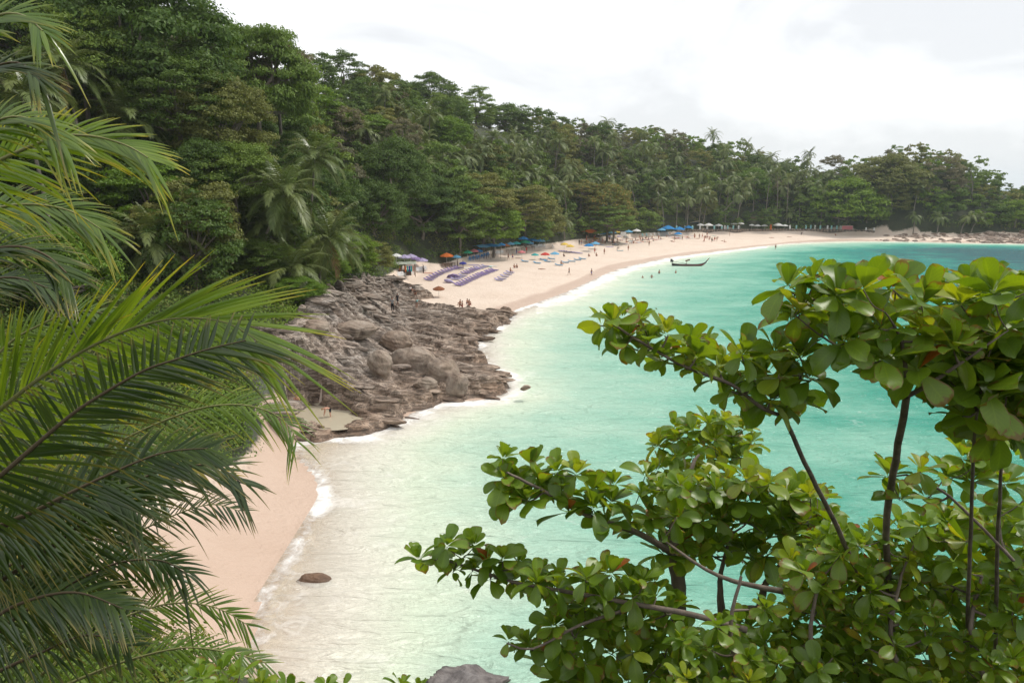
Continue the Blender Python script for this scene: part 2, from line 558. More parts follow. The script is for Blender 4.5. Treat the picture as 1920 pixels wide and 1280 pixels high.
# foam: lace along the shore
f1 = t.noise(t.map(p, (1, 1, 1)), 0.7, 7, 0.7, 0.8)
f2 = t.noise(p, 0.22, 3, 0.5)
lace = t.n('TexVoronoi', Vector=t.map(t.mix(0.25, p, t.n('TexNoise', Vector=p, Scale=0.8, Detail=3).outputs['Color'], 'ADD'), (1, 1, 1)), Scale=1.3, _feature='DISTANCE_TO_EDGE').outputs['Distance']
lacef = t.ramp(lace, [(0.0, 1.0), (0.22, 0.0)])
fv = t.math('ADD', foamy, t.math('MULTIPLY', t.math('SUBTRACT', f1, 0.5), 1.6))
fv = t.math('ADD', fv, t.math('MULTIPLY', t.math('SUBTRACT', f2, 0.5), 1.5))
solid = t.ramp(fv, [(0.46, 0.0), (0.92, 1.0)])
lacem = t.math('MULTIPLY', t.ramp(fv, [(0.28, 0.0), (0.6, 0.40)]), lacef)
ff = t.math('MULTIPLY', t.math('MAXIMUM', solid, lacem), 0.92, clamp=True)
fo = t.n('BsdfDiffuse', Color=(0.80, 0.78, 0.75), Normal=t.bump(f1, 0.6, 0.15))
M_SEA = t.end(t.n('MixShader', i0=ff, i1=s.outputs[0], i2=fo.outputs[0]).outputs[0])

# --- rock
def rockmat(name, a, b, c_, strike=None, waterline=True):
    t = NT(name)
    p = t.pos()
    q = t.map(p, (0.30, 1.3, 3.2), (0, 0.12, 0.37)) if strike else p
    n1 = t.noise(q, 0.9, 8, 0.68, 0.6)
    n2 = t.noise(p, 0.25, 4, 0.6)
    n3 = t.noise(p, 6.0, 6, 0.7)
    c = t.ramp(n1, [(0.32, a), (0.46, b), (0.62, c_)])
    c = t.mix(t.math('MULTIPLY', t.ramp(n2, [(0.4, 0.0), (0.65, 1.0)]), 0.40), c, t.mix(1.0, c, (0.98, 0.76, 0.60), 'MULTIPLY'))
    c = t.mix(t.math('MULTIPLY', t.ramp(n3, [(0.5, 0.0), (0.75, 1.0)]), 0.5), c, t.mix(1.0, c, (0.35, 0.33, 0.32), 'MULTIPLY'))
    rough = 0.85
    if strike:                                   # browner rock low down, dark joints along the bedding
        zz = t.n('SeparateXYZ', Vector=p).outputs[2]
        c = t.mix(t.ramp(t.math('ADD', t.math('MULTIPLY', zz, 0.22), t.math('MULTIPLY', n2, 0.5)), [(0.45, 0.65), (0.95, 0.0)]), c, t.mix(1.0, c, (0.88, 0.70, 0.55), 'MULTIPLY'))
        cr_ = t.noise(t.map(p, (0.22, 1.5, 2.6), (0, 0.1, 0.37)), 1.7, 5, 0.6, 0.8)
        c = t.mix(t.ramp(t.math('ABSOLUTE', t.math('SUBTRACT', cr_, 0.5)), [(0.0, 0.85), (0.045, 0.0)]), c, (0.03, 0.024, 0.02))
    if waterline:
        z = t.n('SeparateXYZ', Vector=p).outputs[2]
        w = t.ramp(t.math('ADD', z, t.math('MULTIPLY', n2, 0.9)), [(0.40, 1.0), (0.95, 0.0)])
        c = t.mix(t.math('MULTIPLY', w, 0.8), c, t.mix(1.0, c, (0.42, 0.36, 0.31), 'MULTIPLY'))
        rough = t.math('MULTIPLY_ADD', w, -0.45, 0.85)
    h = t.math('ADD', t.math('MULTIPLY', n1, 1.0), t.math('MULTIPLY', n3, 0.35))
    return t.end(t.n('BsdfPrincipled', Base__Color=c, Roughness=rough, Normal=t.bump(h, 0.9, 0.18)).outputs[0])
M_ROCK = rockmat('layered_rock', (0.058, 0.043, 0.033), (0.205, 0.163, 0.130), (0.47, 0.415, 0.365), True)
M_BOULDER = rockmat('granite', (0.11, 0.085, 0.068), (0.235, 0.185, 0.145), (0.33, 0.275, 0.225))
M_BROWNROCK = rockmat('brown_rock', (0.10, 0.06, 0.035), (0.19, 0.115, 0.07), (0.27, 0.18, 0.12), None, True)
M_FARROCK = rockmat('pale_rock', (0.09, 0.065, 0.052), (0.22, 0.165, 0.13), (0.38, 0.31, 0.255))

M_BARK = bark('tree_bark', (0.07, 0.055, 0.042), (0.22, 0.185, 0.15))
M_PALMBARK = bark('palm_bark', (0.13, 0.105, 0.085), (0.30, 0.26, 0.215), ring=2.2)

LEAF = {
    'dark': leafmat('dark_leaves', (0.048, 0.096, 0.018), (0.120, 0.196, 0.038)),
    'mid': leafmat('mid_leaves', (0.086, 0.150, 0.022), (0.185, 0.275, 0.050)),
    'olive': leafmat('olive_leaves', (0.125, 0.142, 0.036), (0.240, 0.255, 0.075)),
    'bright': leafmat('bright_leaves', (0.080, 0.160, 0.012), (0.180, 0.285, 0.028)),
    'grey': leafmat('greyish_leaves', (0.110, 0.112, 0.064), (0.215, 0.205, 0.130)),
    'gold': leafmat('golden_leaves', (0.100, 0.140, 0.026), (0.220, 0.235, 0.050), accent=(0.36, 0.23, 0.06), acc_at=0.82),
}
M_PALM = leafmat('palm_leaflets', (0.080, 0.125, 0.026), (0.195, 0.245, 0.076), transl=0.3, gloss=0.11, rough=0.45)
M_PALMDRY = leafmat('dry_palm_leaflets', (0.16, 0.10, 0.04), (0.36, 0.24, 0.10), transl=0.2)
# ------------------------------------------------------------------ ground and sea
ny, nx = GX.shape
me = mesh_np('ground', np.stack([GX.ravel(), GY.ravel(), GH.ravel()], 1), grid_faces(nx, ny), [M_LAND], smooth=True)
set_attr(me, 'veg', sstep(-1.2, 0.6, GDF))
# the swash zone: low sand within reach of the last waves
_reach = 2.2 + 2.6 * fbm(GX / 9, GY / 9, 21, 3) + 2.5 * fbm(GX / 30, GY / 30, 22, 2)
_reach = _reach * np.where(GY < 60, 1.35, 1.0)
set_attr(me, 'wet', np.where(GDS < 0, np.clip(1 + GDS / 1.5, 0, 1), np.clip(1.2 - GDS / _reach, 0, 1)))
tag(link('ground', me), kind='structure')

sx = np.concatenate([[-6000, -2500, -1000], gx, [520, 800, 1500, 3000, 6000]])
sy = np.concatenate([[-3000, -600], gy, [800, 1200, 2200, 4500, 9000]])
SX, SY = np.meshgrid(sx, sy)
SH_, SDS, _ = height(SX, SY)
V = np.stack([SX.ravel(), SY.ravel(), np.zeros(SX.size)], 1)
F = grid_faces(len(sx), len(sy))
keep = (SH_.ravel()[F].min(axis=1) < 0.5) & (SDS.ravel()[F].max(axis=1) > -1e9)
F = F[keep]
me = mesh_np('sea', V, F, [M_SEA], smooth=True)
set_attr(me, 'depth', np.maximum(-SH_, 0))
set_attr(me, 'shore', -SDS)
# foam reaches far out on the long beach, less in the cove, broken along the rocks
u = -SDS
_px, _py, _dp = pix((SX, np.maximum(SY, 5), 0 * SX))
beachy = sstep(985, 1040, _px) * (1 - sstep(1330, 1500, _px)) * (SY > 80)
band = np.where(beachy > 0.3, 5.5, 1.6)
cove = (SY < 50) & (_px < 900)
band = np.where(cove, 1.5, band)
rocky = (_px > 560) & (_px < 1010) & (SY > 50) & (SY < 105)
band = np.where(rocky, 2.6, band)
band = np.where((_px > 1500) | (SY < 22), 1.2, band)
foam = np.clip(1.0 - np.abs(u - band * 0.35) / band, 0, 1)
foam = np.where(u < 0, np.clip(0.6 + u * 0.28, 0, 1), foam)
foam = np.where(cove, foam * (0.52 + 0.55 * np.exp(-((_py - 940) / 70.0) ** 2)), np.where(rocky, foam * 0.85, foam))
foam = np.where(cove, np.maximum(foam, 0.36 * np.clip(1 - u / 9, 0, 1)), foam)
foam = np.where(rocky, np.maximum(foam * 0.95, 0.42 * np.clip(1 - u / 6, 0, 1)), foam)
foam = np.where(beachy > 0.3, np.maximum(foam, 0.40 * np.clip(1 - u / 14, 0, 1)), foam)
set_attr(me, 'foamy', foam)
tag(link('sea', me), kind='structure')
# ------------------------------------------------------------------ rocks
rng = np.random.default_rng(5)
_rk = [atz(965, 583), atz(952, 602), atz(936, 617), atz(914, 636), atz(900, 656), atz(916, 676), atz(902, 690), atz(938, 700), atz(955, 714), atz(952, 738), atz(915, 752),
       atz(860, 760), atz(800, 772), atz(770, 794), atz(735, 808), atz(690, 822), atz(640, 828), atz(585, 830), atz(540, 828), atz(470, 800),
       at(470, 765, 58), at(530, 725, 63), at(590, 665, 74), at(640, 615, 86), at(675, 575, 100), at(712, 535, 118),
       at(735, 524, 127), at(775, 540, 121), at(812, 553, 117), at(790, 562, 112), at(765, 570, 109), at(800, 577, 106), at(850, 577, 106), at(905, 585, 104)]
ROCKP = [tuple(p.xy) for p in _rk]
STRIKE = math.atan2(-0.37, 0.93)

def saw(v):
    f = v - np.floor(v)
    return np.where(f < 0.82, f / 0.82, (1 - f) / 0.18)

def strata(x, y):
    c, s = math.cos(STRIKE), math.sin(STRIKE)
    u = x * c + y * s
    v = -(-x * s + y * c)            # grows towards the camera
    w1 = fbm(u / 11, v / 5, 31, 4) * 2.4
    w2 = fbm(u / 5, v / 2.5, 37, 4) * 2.2
    j1 = _hash(np.floor(u / 5.5 + 1.5 * fbm(u / 9, v / 3, 41, 2)), np.floor(v / 4.0), 51) * 1.2
    j2 = _hash(np.floor(u / 2.3 + 1.2 * fbm(u / 4, v / 2, 43, 2)), np.floor(v / 2.0), 53) * 1.0
    h = 1.10 * saw(v / 4.2 + w1 + j1 * 0.5)
    h = h + 0.42 * saw(v / 1.55 + w2 + j2 * 0.5)
    h = h + 0.17 * saw(v / 0.62 + w2 * 1.7 + 0.3 * j2)
    h = h + 1.3 * (fbm(u / 14, v / 9, 61, 3) - 0.45) + 0.15 * fbm(x / 0.8, y / 0.8, 63, 3)
    return h

rx = np.arange(-42, 3.4, 0.2)
ry = np.arange(48, 130, 0.22)
RX, RY = np.meshgrid(rx, ry)
rd = sdist(RX, RY, ROCKP)
rb, rds, rdf = height(RX, RY)
rb = np.where(sdist(RX, RY, POOL) > -0.8, np.minimum(rb, POOLZ - 0.3), rb)
edge = rd + 2.2 * (fbm(RX / 3.0, RY / 3.0, 71, 4) - 0.5) * 2
m = sstep(-1.0, 1.9, edge)
st = strata(RX, RY)
pd = sdist(RX, RY, POOL) + 1.5 * (fbm(RX / 1.6, RY / 1.6, 77, 4) - 0.55) * 2
low = 1 - 0.9 * sstep(-1.5, 0.6, pd)
inl = np.clip((-RX - 3) / 18, 0, 1) * (0.35 + 0.65 * sstep(60, 76, RY))
_front = np.where(RY < np.array(POOL)[:, 1].mean(), 1 - 0.50 * sstep(-4.5, -0.5, pd), 1.0)
RH = np.maximum(np.where(_front < .9, np.minimum(rb, 0.7), rb), -0.5) + _front * (m * (0.45 + 0.35 * inl + st * (0.62 + 0.25 * inl)) - (1 - m) * 0.9) * low - (1 - low) * 0.6
# right-hand tongues run down under the sea
F = grid_faces(len(rx), len(ry))
keep = (edge.ravel()[F].max(axis=1) > -1.4)
F = F[keep]
used = np.zeros(RX.size, dtype=bool); used[F.ravel()] = True
idx = np.cumsum(used) - 1
V = np.stack([RX.ravel(), RY.ravel(), RH.ravel()], 1)[used]
outcrop = link('rock_outcrop', mesh_np('rock_outcrop', V, idx[F], [M_ROCK], smooth=False))
tag(outcrop, kind='structure')

def rheight(x, y):
    i = int(np.clip((x - rx[0]) / 0.2, 0, len(rx) - 1)); j = int(np.clip((y - ry[0]) / 0.22, 0, len(ry) - 1))
    return float(RH[j, i]) if rd[j, i] > 0 else hgt(x, y)

def rocksight(px, py):
    d = ray(px, py)
    Y = 46.0
    while Y < 140:
        if CAM_H + d.z * Y <= max(rheight(d.x * Y, Y), hgt(d.x * Y, Y), 0):
            return Vector((d.x * Y, Y, max(rheight(d.x * Y, Y), hgt(d.x * Y, Y), 0)))
        Y += 0.15
    return ground(px, py)

def ico(sub):
    bm = bmesh.new()
    bmesh.ops.create_icosphere(bm, subdivisions=sub, radius=1.0)
    V = np.array([v.co[:] for v in bm.verts]); F = np.array([[v.index for v in f.verts] for f in bm.faces])
    bm.free()
    return V, F
ICO = {k: ico(k) for k in (1, 2, 3, 4, 5)}

def fb3(P_, s, seed, o=4):
    return (fbm(P_[:, 0] * s + 3 * P_[:, 2] * s, P_[:, 1] * s - 1.7 * P_[:, 2] * s, seed, o) + fbm(P_[:, 2] * s, P_[:, 0] * s + P_[:, 1] * s * 0.7, seed + 90, o)) / 2 - 0.5

def rock_mesh(name, sub, seed, size, flat=0.7, angular=0.5, mat=None, rough=0.12):
    V, F = ICO[sub]
    V = V.copy()
    r = np.random.default_rng(seed)
    for _ in range(9 if angular > 0.05 else 0):                 # cut facets
        n = r.normal(size=3); n /= np.linalg.norm(n)
        d = 1 - angular * r.uniform(0.2, 0.75)
        k = V @ n - d
        V = V - np.outer(np.clip(k, 0, None) * 0.85, n)
    V = V * (1 + 0.5 * fb3(V, 1.1, seed)[:, None] + rough * 2 * fb3(V, 3.4, seed + 5)[:, None])
    V = V * np.array(size)
    V[:, 2] *= flat
    return mesh_np(name, V, F, [mat] if mat else [], smooth=(sub >= 4))

M_GREYROCK = rockmat('grey_rock', (0.035, 0.032, 0.032), (0.11, 0.10, 0.10), (0.24, 0.225, 0.22))
SLABS = [rock_mesh('rock', 2, 100 + i, (1.0, rng.uniform(0.35, 0.55), rng.uniform(0.16, 0.3)), 1.0, 0.9, M_ROCK, 0.15) for i in range(9)]
_x, _y = rng.uniform(-36, 3, 4000), rng.uniform(49, 122, 4000)
_e, _q = sdist(_x, _y, ROCKP), sdist(_x, _y, POOL)
_ok = (_e > 0.3) & (_q < -1.2) & (rng.random(4000) < np.where(_e < 3, 0.95, 0.22))
for x, y in list(zip(_x[_ok], _y[_ok]))[:230]:
    o = bpy.data.objects.new('rock', SLABS[rng.integers(len(SLABS))])
    COL.objects.link(o)
    o.parent = outcrop
    s = rng.uniform(0.6, 1.5) * (1.35 if rng.random() < 0.2 else 1)
    o.location = (x, y, rheight(x, y) - 0.05 * s)
    o.scale = (s * rng.uniform(1.1, 2.3), s, s * rng.uniform(0.7, 1.25))
    o.rotation_euler = (rng.normal(-0.08, 0.12), rng.normal(0.02, 0.08), STRIKE + rng.normal(0, 0.16))

for k_ in range(22):                                     # broken rock round the tidal pool
    a_ = k_ / 22 * 2 * math.pi
    cx0, cy0 = np.array(POOL).mean(0)
    q_ = (cx0 + 3.3 * math.cos(a_) * rng.uniform(.9, 1.25), cy0 + 3.0 * math.sin(a_) * rng.uniform(.9, 1.2))
    o = bpy.data.objects.new('rock', SLABS[rng.integers(len(SLABS))])
    COL.objects.link(o)
    o.parent = outcrop
    s = rng.uniform(0.4, 0.95)
    o.location = (q_[0], q_[1], max(0.45, min(1.2, rheight(*q_))))
    o.scale = (s * 1.5, s, s * 1.3)
    o.rotation_euler = (rng.normal(0, .15), rng.normal(0, .12), STRIKE + rng.normal(0, .5))

def boulder(px, py, Y, wpx, hpx, label, mat=M_BOULDER, seed=1, flat=None, deep=0.8, sub=5, angular=0.25, sink=0.25, rz=0.0, name='boulder', cat='boulder', group=None, rough=0.05):
    """rock whose centre is seen at px, py at distance Y; wpx/hpx its seen size"""
    if Y is None:
        Y = rocksight(px, py + hpx * 0.32).y
    c = at(px, py, Y)
    k = Y / FPX
    w, h = wpx * k / 2, hpx * k / 2
    if name == 'boulder':
        w, h = w * 1.12, h * 1.3
        c.z -= h * 0.28
    me = rock_mesh(name, sub, seed, (w, w * deep, h), 1.0, angular, mat, rough)
    o = link(name, me, loc=c, rz=rz)
    return tag(o, label, cat, group)

boulder(776, 672, None, 86, 60, 'largest smooth rounded grey boulder in the middle of the rocky point', seed=3, angular=0.35)
boulder(829, 694, None, 58, 56, 'upright cracked boulder leaning on the right side of the largest rounded boulder', seed=9, angular=0.4)
boulder(743, 636, None, 56, 36, 'rounded boulder directly behind and left of the largest boulder', seed=12)
boulder(714, 682, None, 52, 58, 'low brown boulder left of the largest one behind the frond tips', seed=17, angular=0.7, rough=0.1)
boulder(855, 716, None, 46, 36, 'low wedge shaped rock at the foot of the upright cracked boulder', seed=21, angular=0.6)
boulder(797, 716, None, 44, 26, 'dark squat rock jammed under the largest rounded boulder', seed=23, angular=0.5)
boulder(666, 614, None, 70, 26, 'long pale smooth boulder below the green shrub edge', seed=27)
boulder(592, 611, None, 52, 24, 'pale smooth boulder half hidden behind the long palm frond', seed=29)
boulder(520, 764, None, 92, 46, 'pitted dark grey rock on the left side of the tidal pool', mat=M_ROCK, seed=35, angular=0.7, rough=0.16)
o = boulder(590, 1093, 31.4, 78, 46, 'lone smooth brown rock lying in the shallow water off the small sandy cove', mat=M_BROWNROCK, seed=41, angular=0.2, deep=0.45, name='rock', cat='rock')
boulder(985, 727, 61.5, 26, 12, 'small pointed rock breaking the water off the rocky point', mat=M_ROCK, seed=43, angular=0.7, name='rock', cat='rock', sub=3)
boulder(872, 1300, 23.2, 250, 66, 'rough grey rock rising at the bottom edge of the picture', mat=M_GREYROCK, seed=52, angular=1.0, deep=0.6, name='rock', cat='rock', rough=0.42)
boulder(338, 1205, 26.5, 72, 74, 'pale brown flat sided rock on the sand behind the lowest fronds', mat=M_FARROCK, seed=49, angular=0.8, name='rock', cat='rock', sub=4)

# the bouldery foot of the headland
FARR = [rock_mesh('boulder', 2, 300 + i, (1.0, rng.uniform(0.6, 0.9), rng.uniform(0.5, 0.75)), 1.0, 0.75, M_FARROCK, 0.12) for i in range(8)]
hl = []
for i in range(175):
    px = 1635 + (1935 - 1635) * rng.random() ** 0.8
    wl_y = np.interp(px, [1635, 1700, 1800, 1920], [452, 453, 455, 457])
    top = np.interp(px, [1635, 1700, 1800, 1860, 1920], [443, 438, 438, 436, 431])
    f = rng.random()
    py = wl_y + (top - wl_y) * f
    g = ground(px, py)
    if g is None: continue
    o = link('boulder', FARR[rng.integers(8)], loc=g - Vector((0, 0, 0.2)), rz=rng.uniform(0, 6.28))
    s = rng.uniform(0.7, 1.9) * (1.5 if (px > 1840 and rng.random() < 0.35) else 1.0)
    o.scale = (s * 1.25, s, s * rng.uniform(0.7, 1.1))
    zone = 'at the waterline' if f < 0.33 else ('halfway up' if f < 0.66 else 'under the trees')
    part = 'by the end of the sand' if px < 1690 else 'left of the leaning palms' if px < 1735 else 'below the left leaning palm' if px < 1780 else 'below the right leaning palm' if px < 1822 else 'right of the leaning palms' if px < 1868 else 'at the picture edge'
    tag(o, f'pale brown headland boulder {zone} {part}', 'boulder', f'headland boulders {zone} {part}')

# tidal pool
_pp = np.array(smooth_poly([np.array(q) for q in POOL] + [np.array(POOL[0])], 4)[:-1])
_pc = _pp.mean(0)
_pp = _pc + (_pp - _pc) * 1.42
_pz = 0.56
Vp = np.concatenate([np.c_[_pp, np.full(len(_pp), _pz)], [[*_pc, _pz]]])
Fp = np.array([[i, (i + 1) % len(_pp), len(_pp)] for i in range(len(_pp))])

t = NT('pool_water')
p = t.pos()
d_ = t.n('BsdfDiffuse', Color=t.mix(t.noise(p, 0.8, 4), (0.52, 0.45, 0.33), (0.60, 0.54, 0.41)))
g_ = t.n('BsdfGlossy', Roughness=0.2, Normal=t.bump(t.noise(p, 2.0, 3), 0.3, 0.05))
f_ = t.n('Fresnel', IOR=1.33)
M_POOL = t.end(t.n('MixShader', i0=t.math('MULTIPLY', f_.outputs[0], 0.4), i1=d_.outputs[0], i2=g_.outputs[0]).outputs[0])
tag(link('tidal_pool', mesh_np('tidal_pool', Vp, Fp, [M_POOL])), kind='structure')
# ------------------------------------------------------------------ trees
rng = np.random.default_rng(11)

def tube(pts, radii, n=7):
    """tapered tube through points -> V, F (quads)"""
    pts = [np.asarray(p, dtype=float) for p in pts]
    V, F = [], []
    prev = None
    for i, p in enumerate(pts):
        t = pts[min(i + 1, len(pts) - 1)] - pts[max(i - 1, 0)]
        t = t / (np.linalg.norm(t) + 1e-9)
        a = np.array([1.0, 0, 0]) if prev is None else prev
        if prev is None and abs(t[0]) > 0.9: a = np.array([0, 1.0, 0])
        s = a - t * np.dot(a, t); s /= np.linalg.norm(s) + 1e-9
        prev = s
        b = np.cross(t, s)
        for k in range(n):
            w = 2 * math.pi * k / n
            V.append(p + radii[i] * (math.cos(w) * s + math.sin(w) * b))
    for i in range(len(pts) - 1):
        for k in range(n):
            F.append([i * n + k, i * n + (k + 1) % n, (i + 1) * n + (k + 1) % n, (i + 1) * n + k])
    return np.array(V), np.array(F)

class Geo:
    def __init__(self):
        self.V, self.F, self.n = [], [], 0
        self.M = []
    def add(self, V, F, m=0):
        self.V.append(np.asarray(V, dtype=float)); self.F.append(np.asarray(F) + self.n); self.n += len(V)
        self.M.append(np.full(len(F), m))
    def mesh(self, name, mats, smooth=False):
        ks = {}
        for f, m in zip(self.F, self.M):
            ks.setdefault(f.shape[1], []).append((f, m))
        Fs = [np.concatenate([f for f, _ in v]) for v in ks.values()]
        Ms = np.concatenate([np.concatenate([m for _, m in v]) for v in ks.values()])
        return mesh_np(name, np.concatenate(self.V), Fs, mats, smooth, mat_idx=Ms)

def unit(a):
    return a / (np.linalg.norm(a, axis=-1, keepdims=True) + 1e-9)

def leaf_quads(C, N, size, rng, ratio=0.55):
    """diamond leaves at points C with normals N"""
    n = len(C)
    T = unit(np.cross(N, unit(rng.normal(size=(n, 3)))))
    B = np.cross(N, T)
    L = size * rng.uniform(0.65, 1.25, (n, 1))
    a = C + T * L * 0.5; c = C - T * L * 0.5
    b = C + B * L * ratio * 0.5 + N * L * 0.06; d = C - B * L * ratio * 0.5 + N * L * 0.06
    V = np.stack([a, b, c, d], 1).reshape(-1, 3)
    F = np.arange(4 * n).reshape(n, 4)
    return V, F

def crown_np(seed, form, nclump, nleaf, leaf):
    """crown of radius about 1 (height per form), base of the crown at z=0; returns V, F, clump centres"""
    r = np.random.default_rng(seed)
    hz = {'domed': 0.85, 'tall': 1.35, 'spreading': 0.68, 'layered': 0.95, 'ragged': 1.0}[form]
    Cc, Rc = [], []
    while len(Cc) < nclump:
        d = r.normal(size=3); d /= np.linalg.norm(d)
        if d[2] < -0.62: continue
        rad = r.uniform(0.55, 1.0) ** 0.5
        lump = 0.86 + 0.30 * (fbm(np.array([d[0] * 1.6 + seed]), np.array([d[1] * 1.6 + d[2] * 2.1]), seed, 2)[0])
        p = d * rad * lump
        if form == 'layered':
            p[2] = round(p[2] * 3.5) / 3.5 + r.normal() * 0.07
        p[2] = p[2] * hz + hz * 0.55
        rc = r.uniform(0.14, 0.28) * (0.8 if form == 'ragged' else 1)
        Cc.append(p); Rc.append(rc)
    Cc, Rc = np.array(Cc), np.array(Rc)
    C, N = [], []
    for p, rc in zip(Cc, Rc):
        k = int(nleaf * (rc / 0.26) ** 2)
        d = unit(r.normal(size=(k, 3)))
        d[:, 2] = np.where(d[:, 2] < -0.2, -d[:, 2] * 0.6, d[:, 2])
        fl = 0.5 if form in ('layered', 'spreading') else 0.75
        q = p + d * rc * np.array([1.15, 1.15, fl]) * (r.uniform(0.45, 1.12, (k, 1)))
        C.append(q)
        N.append(unit(d * 0.95 + np.array([0, 0, 0.30]) + r.normal(size=(k, 3)) * 0.36))
    V, F = leaf_quads(np.concatenate(C), np.concatenate(N), leaf, r)
    return V, F, Cc

def limbs_mesh(seed, Cc):
    """limbs in crown space (crown radius 1, crown foot at z=0)"""
    r = np.random.default_rng(seed)
    g = Geo()
    for i in r.choice(len(Cc), size=min(10, len(Cc)), replace=False):
        c = Cc[i]
        s = np.array([0, 0, r.uniform(-0.05, 0.25)])
        m = (s + c) / 2 + r.normal(size=3) * 0.08 + np.array([0, 0, -0.05])
        g.add(*tube([s, m, c * 0.93], [0.035, 0.022, 0.007], 5))
    return g.mesh('limbs', [M_BARK], True)
TRUNK = mesh_np('trunk', *tube([(0, 0, -1.0), (0, 0, -.2), (.03, .02, .5), (.0, .04, 1.0), (0, 0, 1.35)], [.085, .062, .05, .044, .03], 8), [M_BARK], True)

FORMS = ['domed', 'tall', 'spreading', 'layered', 'ragged']
PROTO = {}
def proto(form, var, near):
    k = (form, var, near)
    if k not in PROTO:
        sd = 1000 + FORMS.index(form) * 50 + var * 7 + (500 if near else 0)
        if near == 2:
            V, F, Cc = crown_np(sd, form, 170, 300, 0.055)
        elif near:
            V, F, Cc = crown_np(sd, form, 115, 165, 0.082)
        else:
            V, F, Cc = crown_np(sd, form, 70, 100, 0.115)
        PROTO[k] = (V, F, Cc, {})
    return PROTO[k]

def broadleaf(x, y, h, Rr, form, var, leaf, near, rz, label=None, group=None, zs=1.0, name='broadleaf_tree', z=None):
    V, F, Cc, cache = proto(form, var, near)
    if leaf not in cache:
        cache[leaf] = mesh_np('crown', V, F, [LEAF[leaf]])
    z = hgt(x, y) if z is None else z
    root = empty(name, (x, y, z), rz)
    c = link('crown', cache[leaf], root, (0, 0, h))
    c.scale = (Rr, Rr, Rr * zs)
    tr = link('trunk', TRUNK, root)
    tr.scale = (Rr, Rr, max(h, 0.6))
    if near:
        if 'limbs' not in cache: cache['limbs'] = limbs_mesh(77 + var, Cc)
        l = link('limbs', cache['limbs'], root, (0, 0, h))
        l.scale = c.scale
    tag(root, label, 'tree', group)
    return root

# ---- palms
def frond_curve(L, elev, droop, n):
    """points of an arching midrib in the x-z plane"""
    pts = [np.zeros(3)]
    a = elev
    for i in range(n):
        t = (i + 1) / n
        a = elev - droop * t ** 1.3
        pts.append(pts[-1] + np.array([math.cos(a), 0, math.sin(a)]) * L / n)
    return np.array(pts)

def interp_curve(P_, t):
    """P_ (n,3), t in 0..1 by index"""
    n = len(P_) - 1
    s = np.clip(t * n, 0, n - 1e-6)
    i = s.astype(int)
    f = (s - i)[:, None]
    return P_[i] * (1 - f) + P_[i + 1] * f

def leaflets(P_, NRM, npairs, lmax, width, rng, nseg=2, droop=0.5, t0=0.14, fold=0.0, lift=0.25, ang=(62, 22), ragged=0.06, wind=None, ang2=None, lf=(1.0, 1.0), tip=0.62):
    """leaflet strips along the midrib P_ whose upper side faces NRM (n,3 or 3). Returns V (m, rows, cols, 3)."""
    m = npairs * 2
    t = np.repeat(np.linspace(t0, 0.995, npairs), 2) + rng.normal(0, 0.25 / npairs, m)
    t = np.clip(t, t0, 0.999)
    side = np.tile([1.0, -1.0], npairs)
    base = interp_curve(P_, t)
    T = unit(interp_curve(P_, np.clip(t + 0.02, 0, 1)) - interp_curve(P_, np.clip(t - 0.02, 0, 1)))
    N0 = np.broadcast_to(np.asarray(NRM, dtype=float), (m, 3)) if np.ndim(NRM) == 1 else interp_curve(np.asarray(NRM), t)
    S = unit(np.cross(T, N0)) * side[:, None]
    N = unit(np.cross(S * side[:, None], T))
    b0, b1 = ang2 if ang2 else ang                       # the other side may stand at other angles
    f_ = (t - t0) / (1 - t0)
    a = np.radians(np.where(side > 0, b0 + (b1 - b0) * f_, ang[0] + (ang[1] - ang[0]) * f_) + rng.normal(0, 3, m))      # angle off the midrib
    D = S * np.sin(a)[:, None] + T * np.cos(a)[:, None] + N * lift
    D = unit(D + rng.normal(0, ragged, (m, 3)))
    q = (t - t0) / (1 - t0)
    L = lmax * np.clip(0.45 + 2.6 * q, 0, 1) * (1 - tip * np.clip(q - 0.35, 0, 1) ** 1.4 / 0.65 ** 1.4) * rng.uniform(0.88, 1.08, m) * np.where(side > 0, lf[1], lf[0])
    W = width * rng.uniform(0.85, 1.15, m)
    rows = nseg + 1
    s = np.linspace(0, 1, rows)
    g = np.array([0, 0, -1.0])
    cur = base[:, None, :] + D[:, None, :] * (L[:, None, None] * s[None, :, None])
    dr = droop * rng.uniform(0.6, 1.4, m)
    cur = cur + g * (L * dr)[:, None, None] * (s ** 2.2)[None, :, None]
    if wind is not None:
        cur = cur + np.asarray(wind) * L[:, None, None] * (s ** 2)[None, :, None]
    wprof = np.array([0.55 + 0.45 * min(1, x / 0.2) if x < 0.25 else (1 - ((x - 0.25) / 0.75) ** 1.7) for x in s])
    wprof[-1] = 0.06
    tang = unit(np.gradient(cur, axis=1))
    X = unit(np.cross(tang, N[:, None, :]))
    w = (W[:, None] * wprof[None, :])[:, :, None] * 0.5
    if fold:
        up = np.cross(X, tang)
        l = cur - X * w - up * w * fold
        r_ = cur + X * w - up * w * fold
        return np.stack([l, cur, r_], axis=2)
    return np.stack([cur - X * w, cur + X * w], axis=2)

def strips_to_geo(G):
    m, r, c, _ = G.shape
    F1 = []
    for i in range(r - 1):
        for j in range(c - 1):
            F1.append([i * c + j, i * c + j + 1, (i + 1) * c + j + 1, (i + 1) * c + j])
    F1 = np.array(F1)
    F = (F1[None] + (np.arange(m) * r * c)[:, None, None]).reshape(-1, 4)
    return G.reshape(-1, 3), F

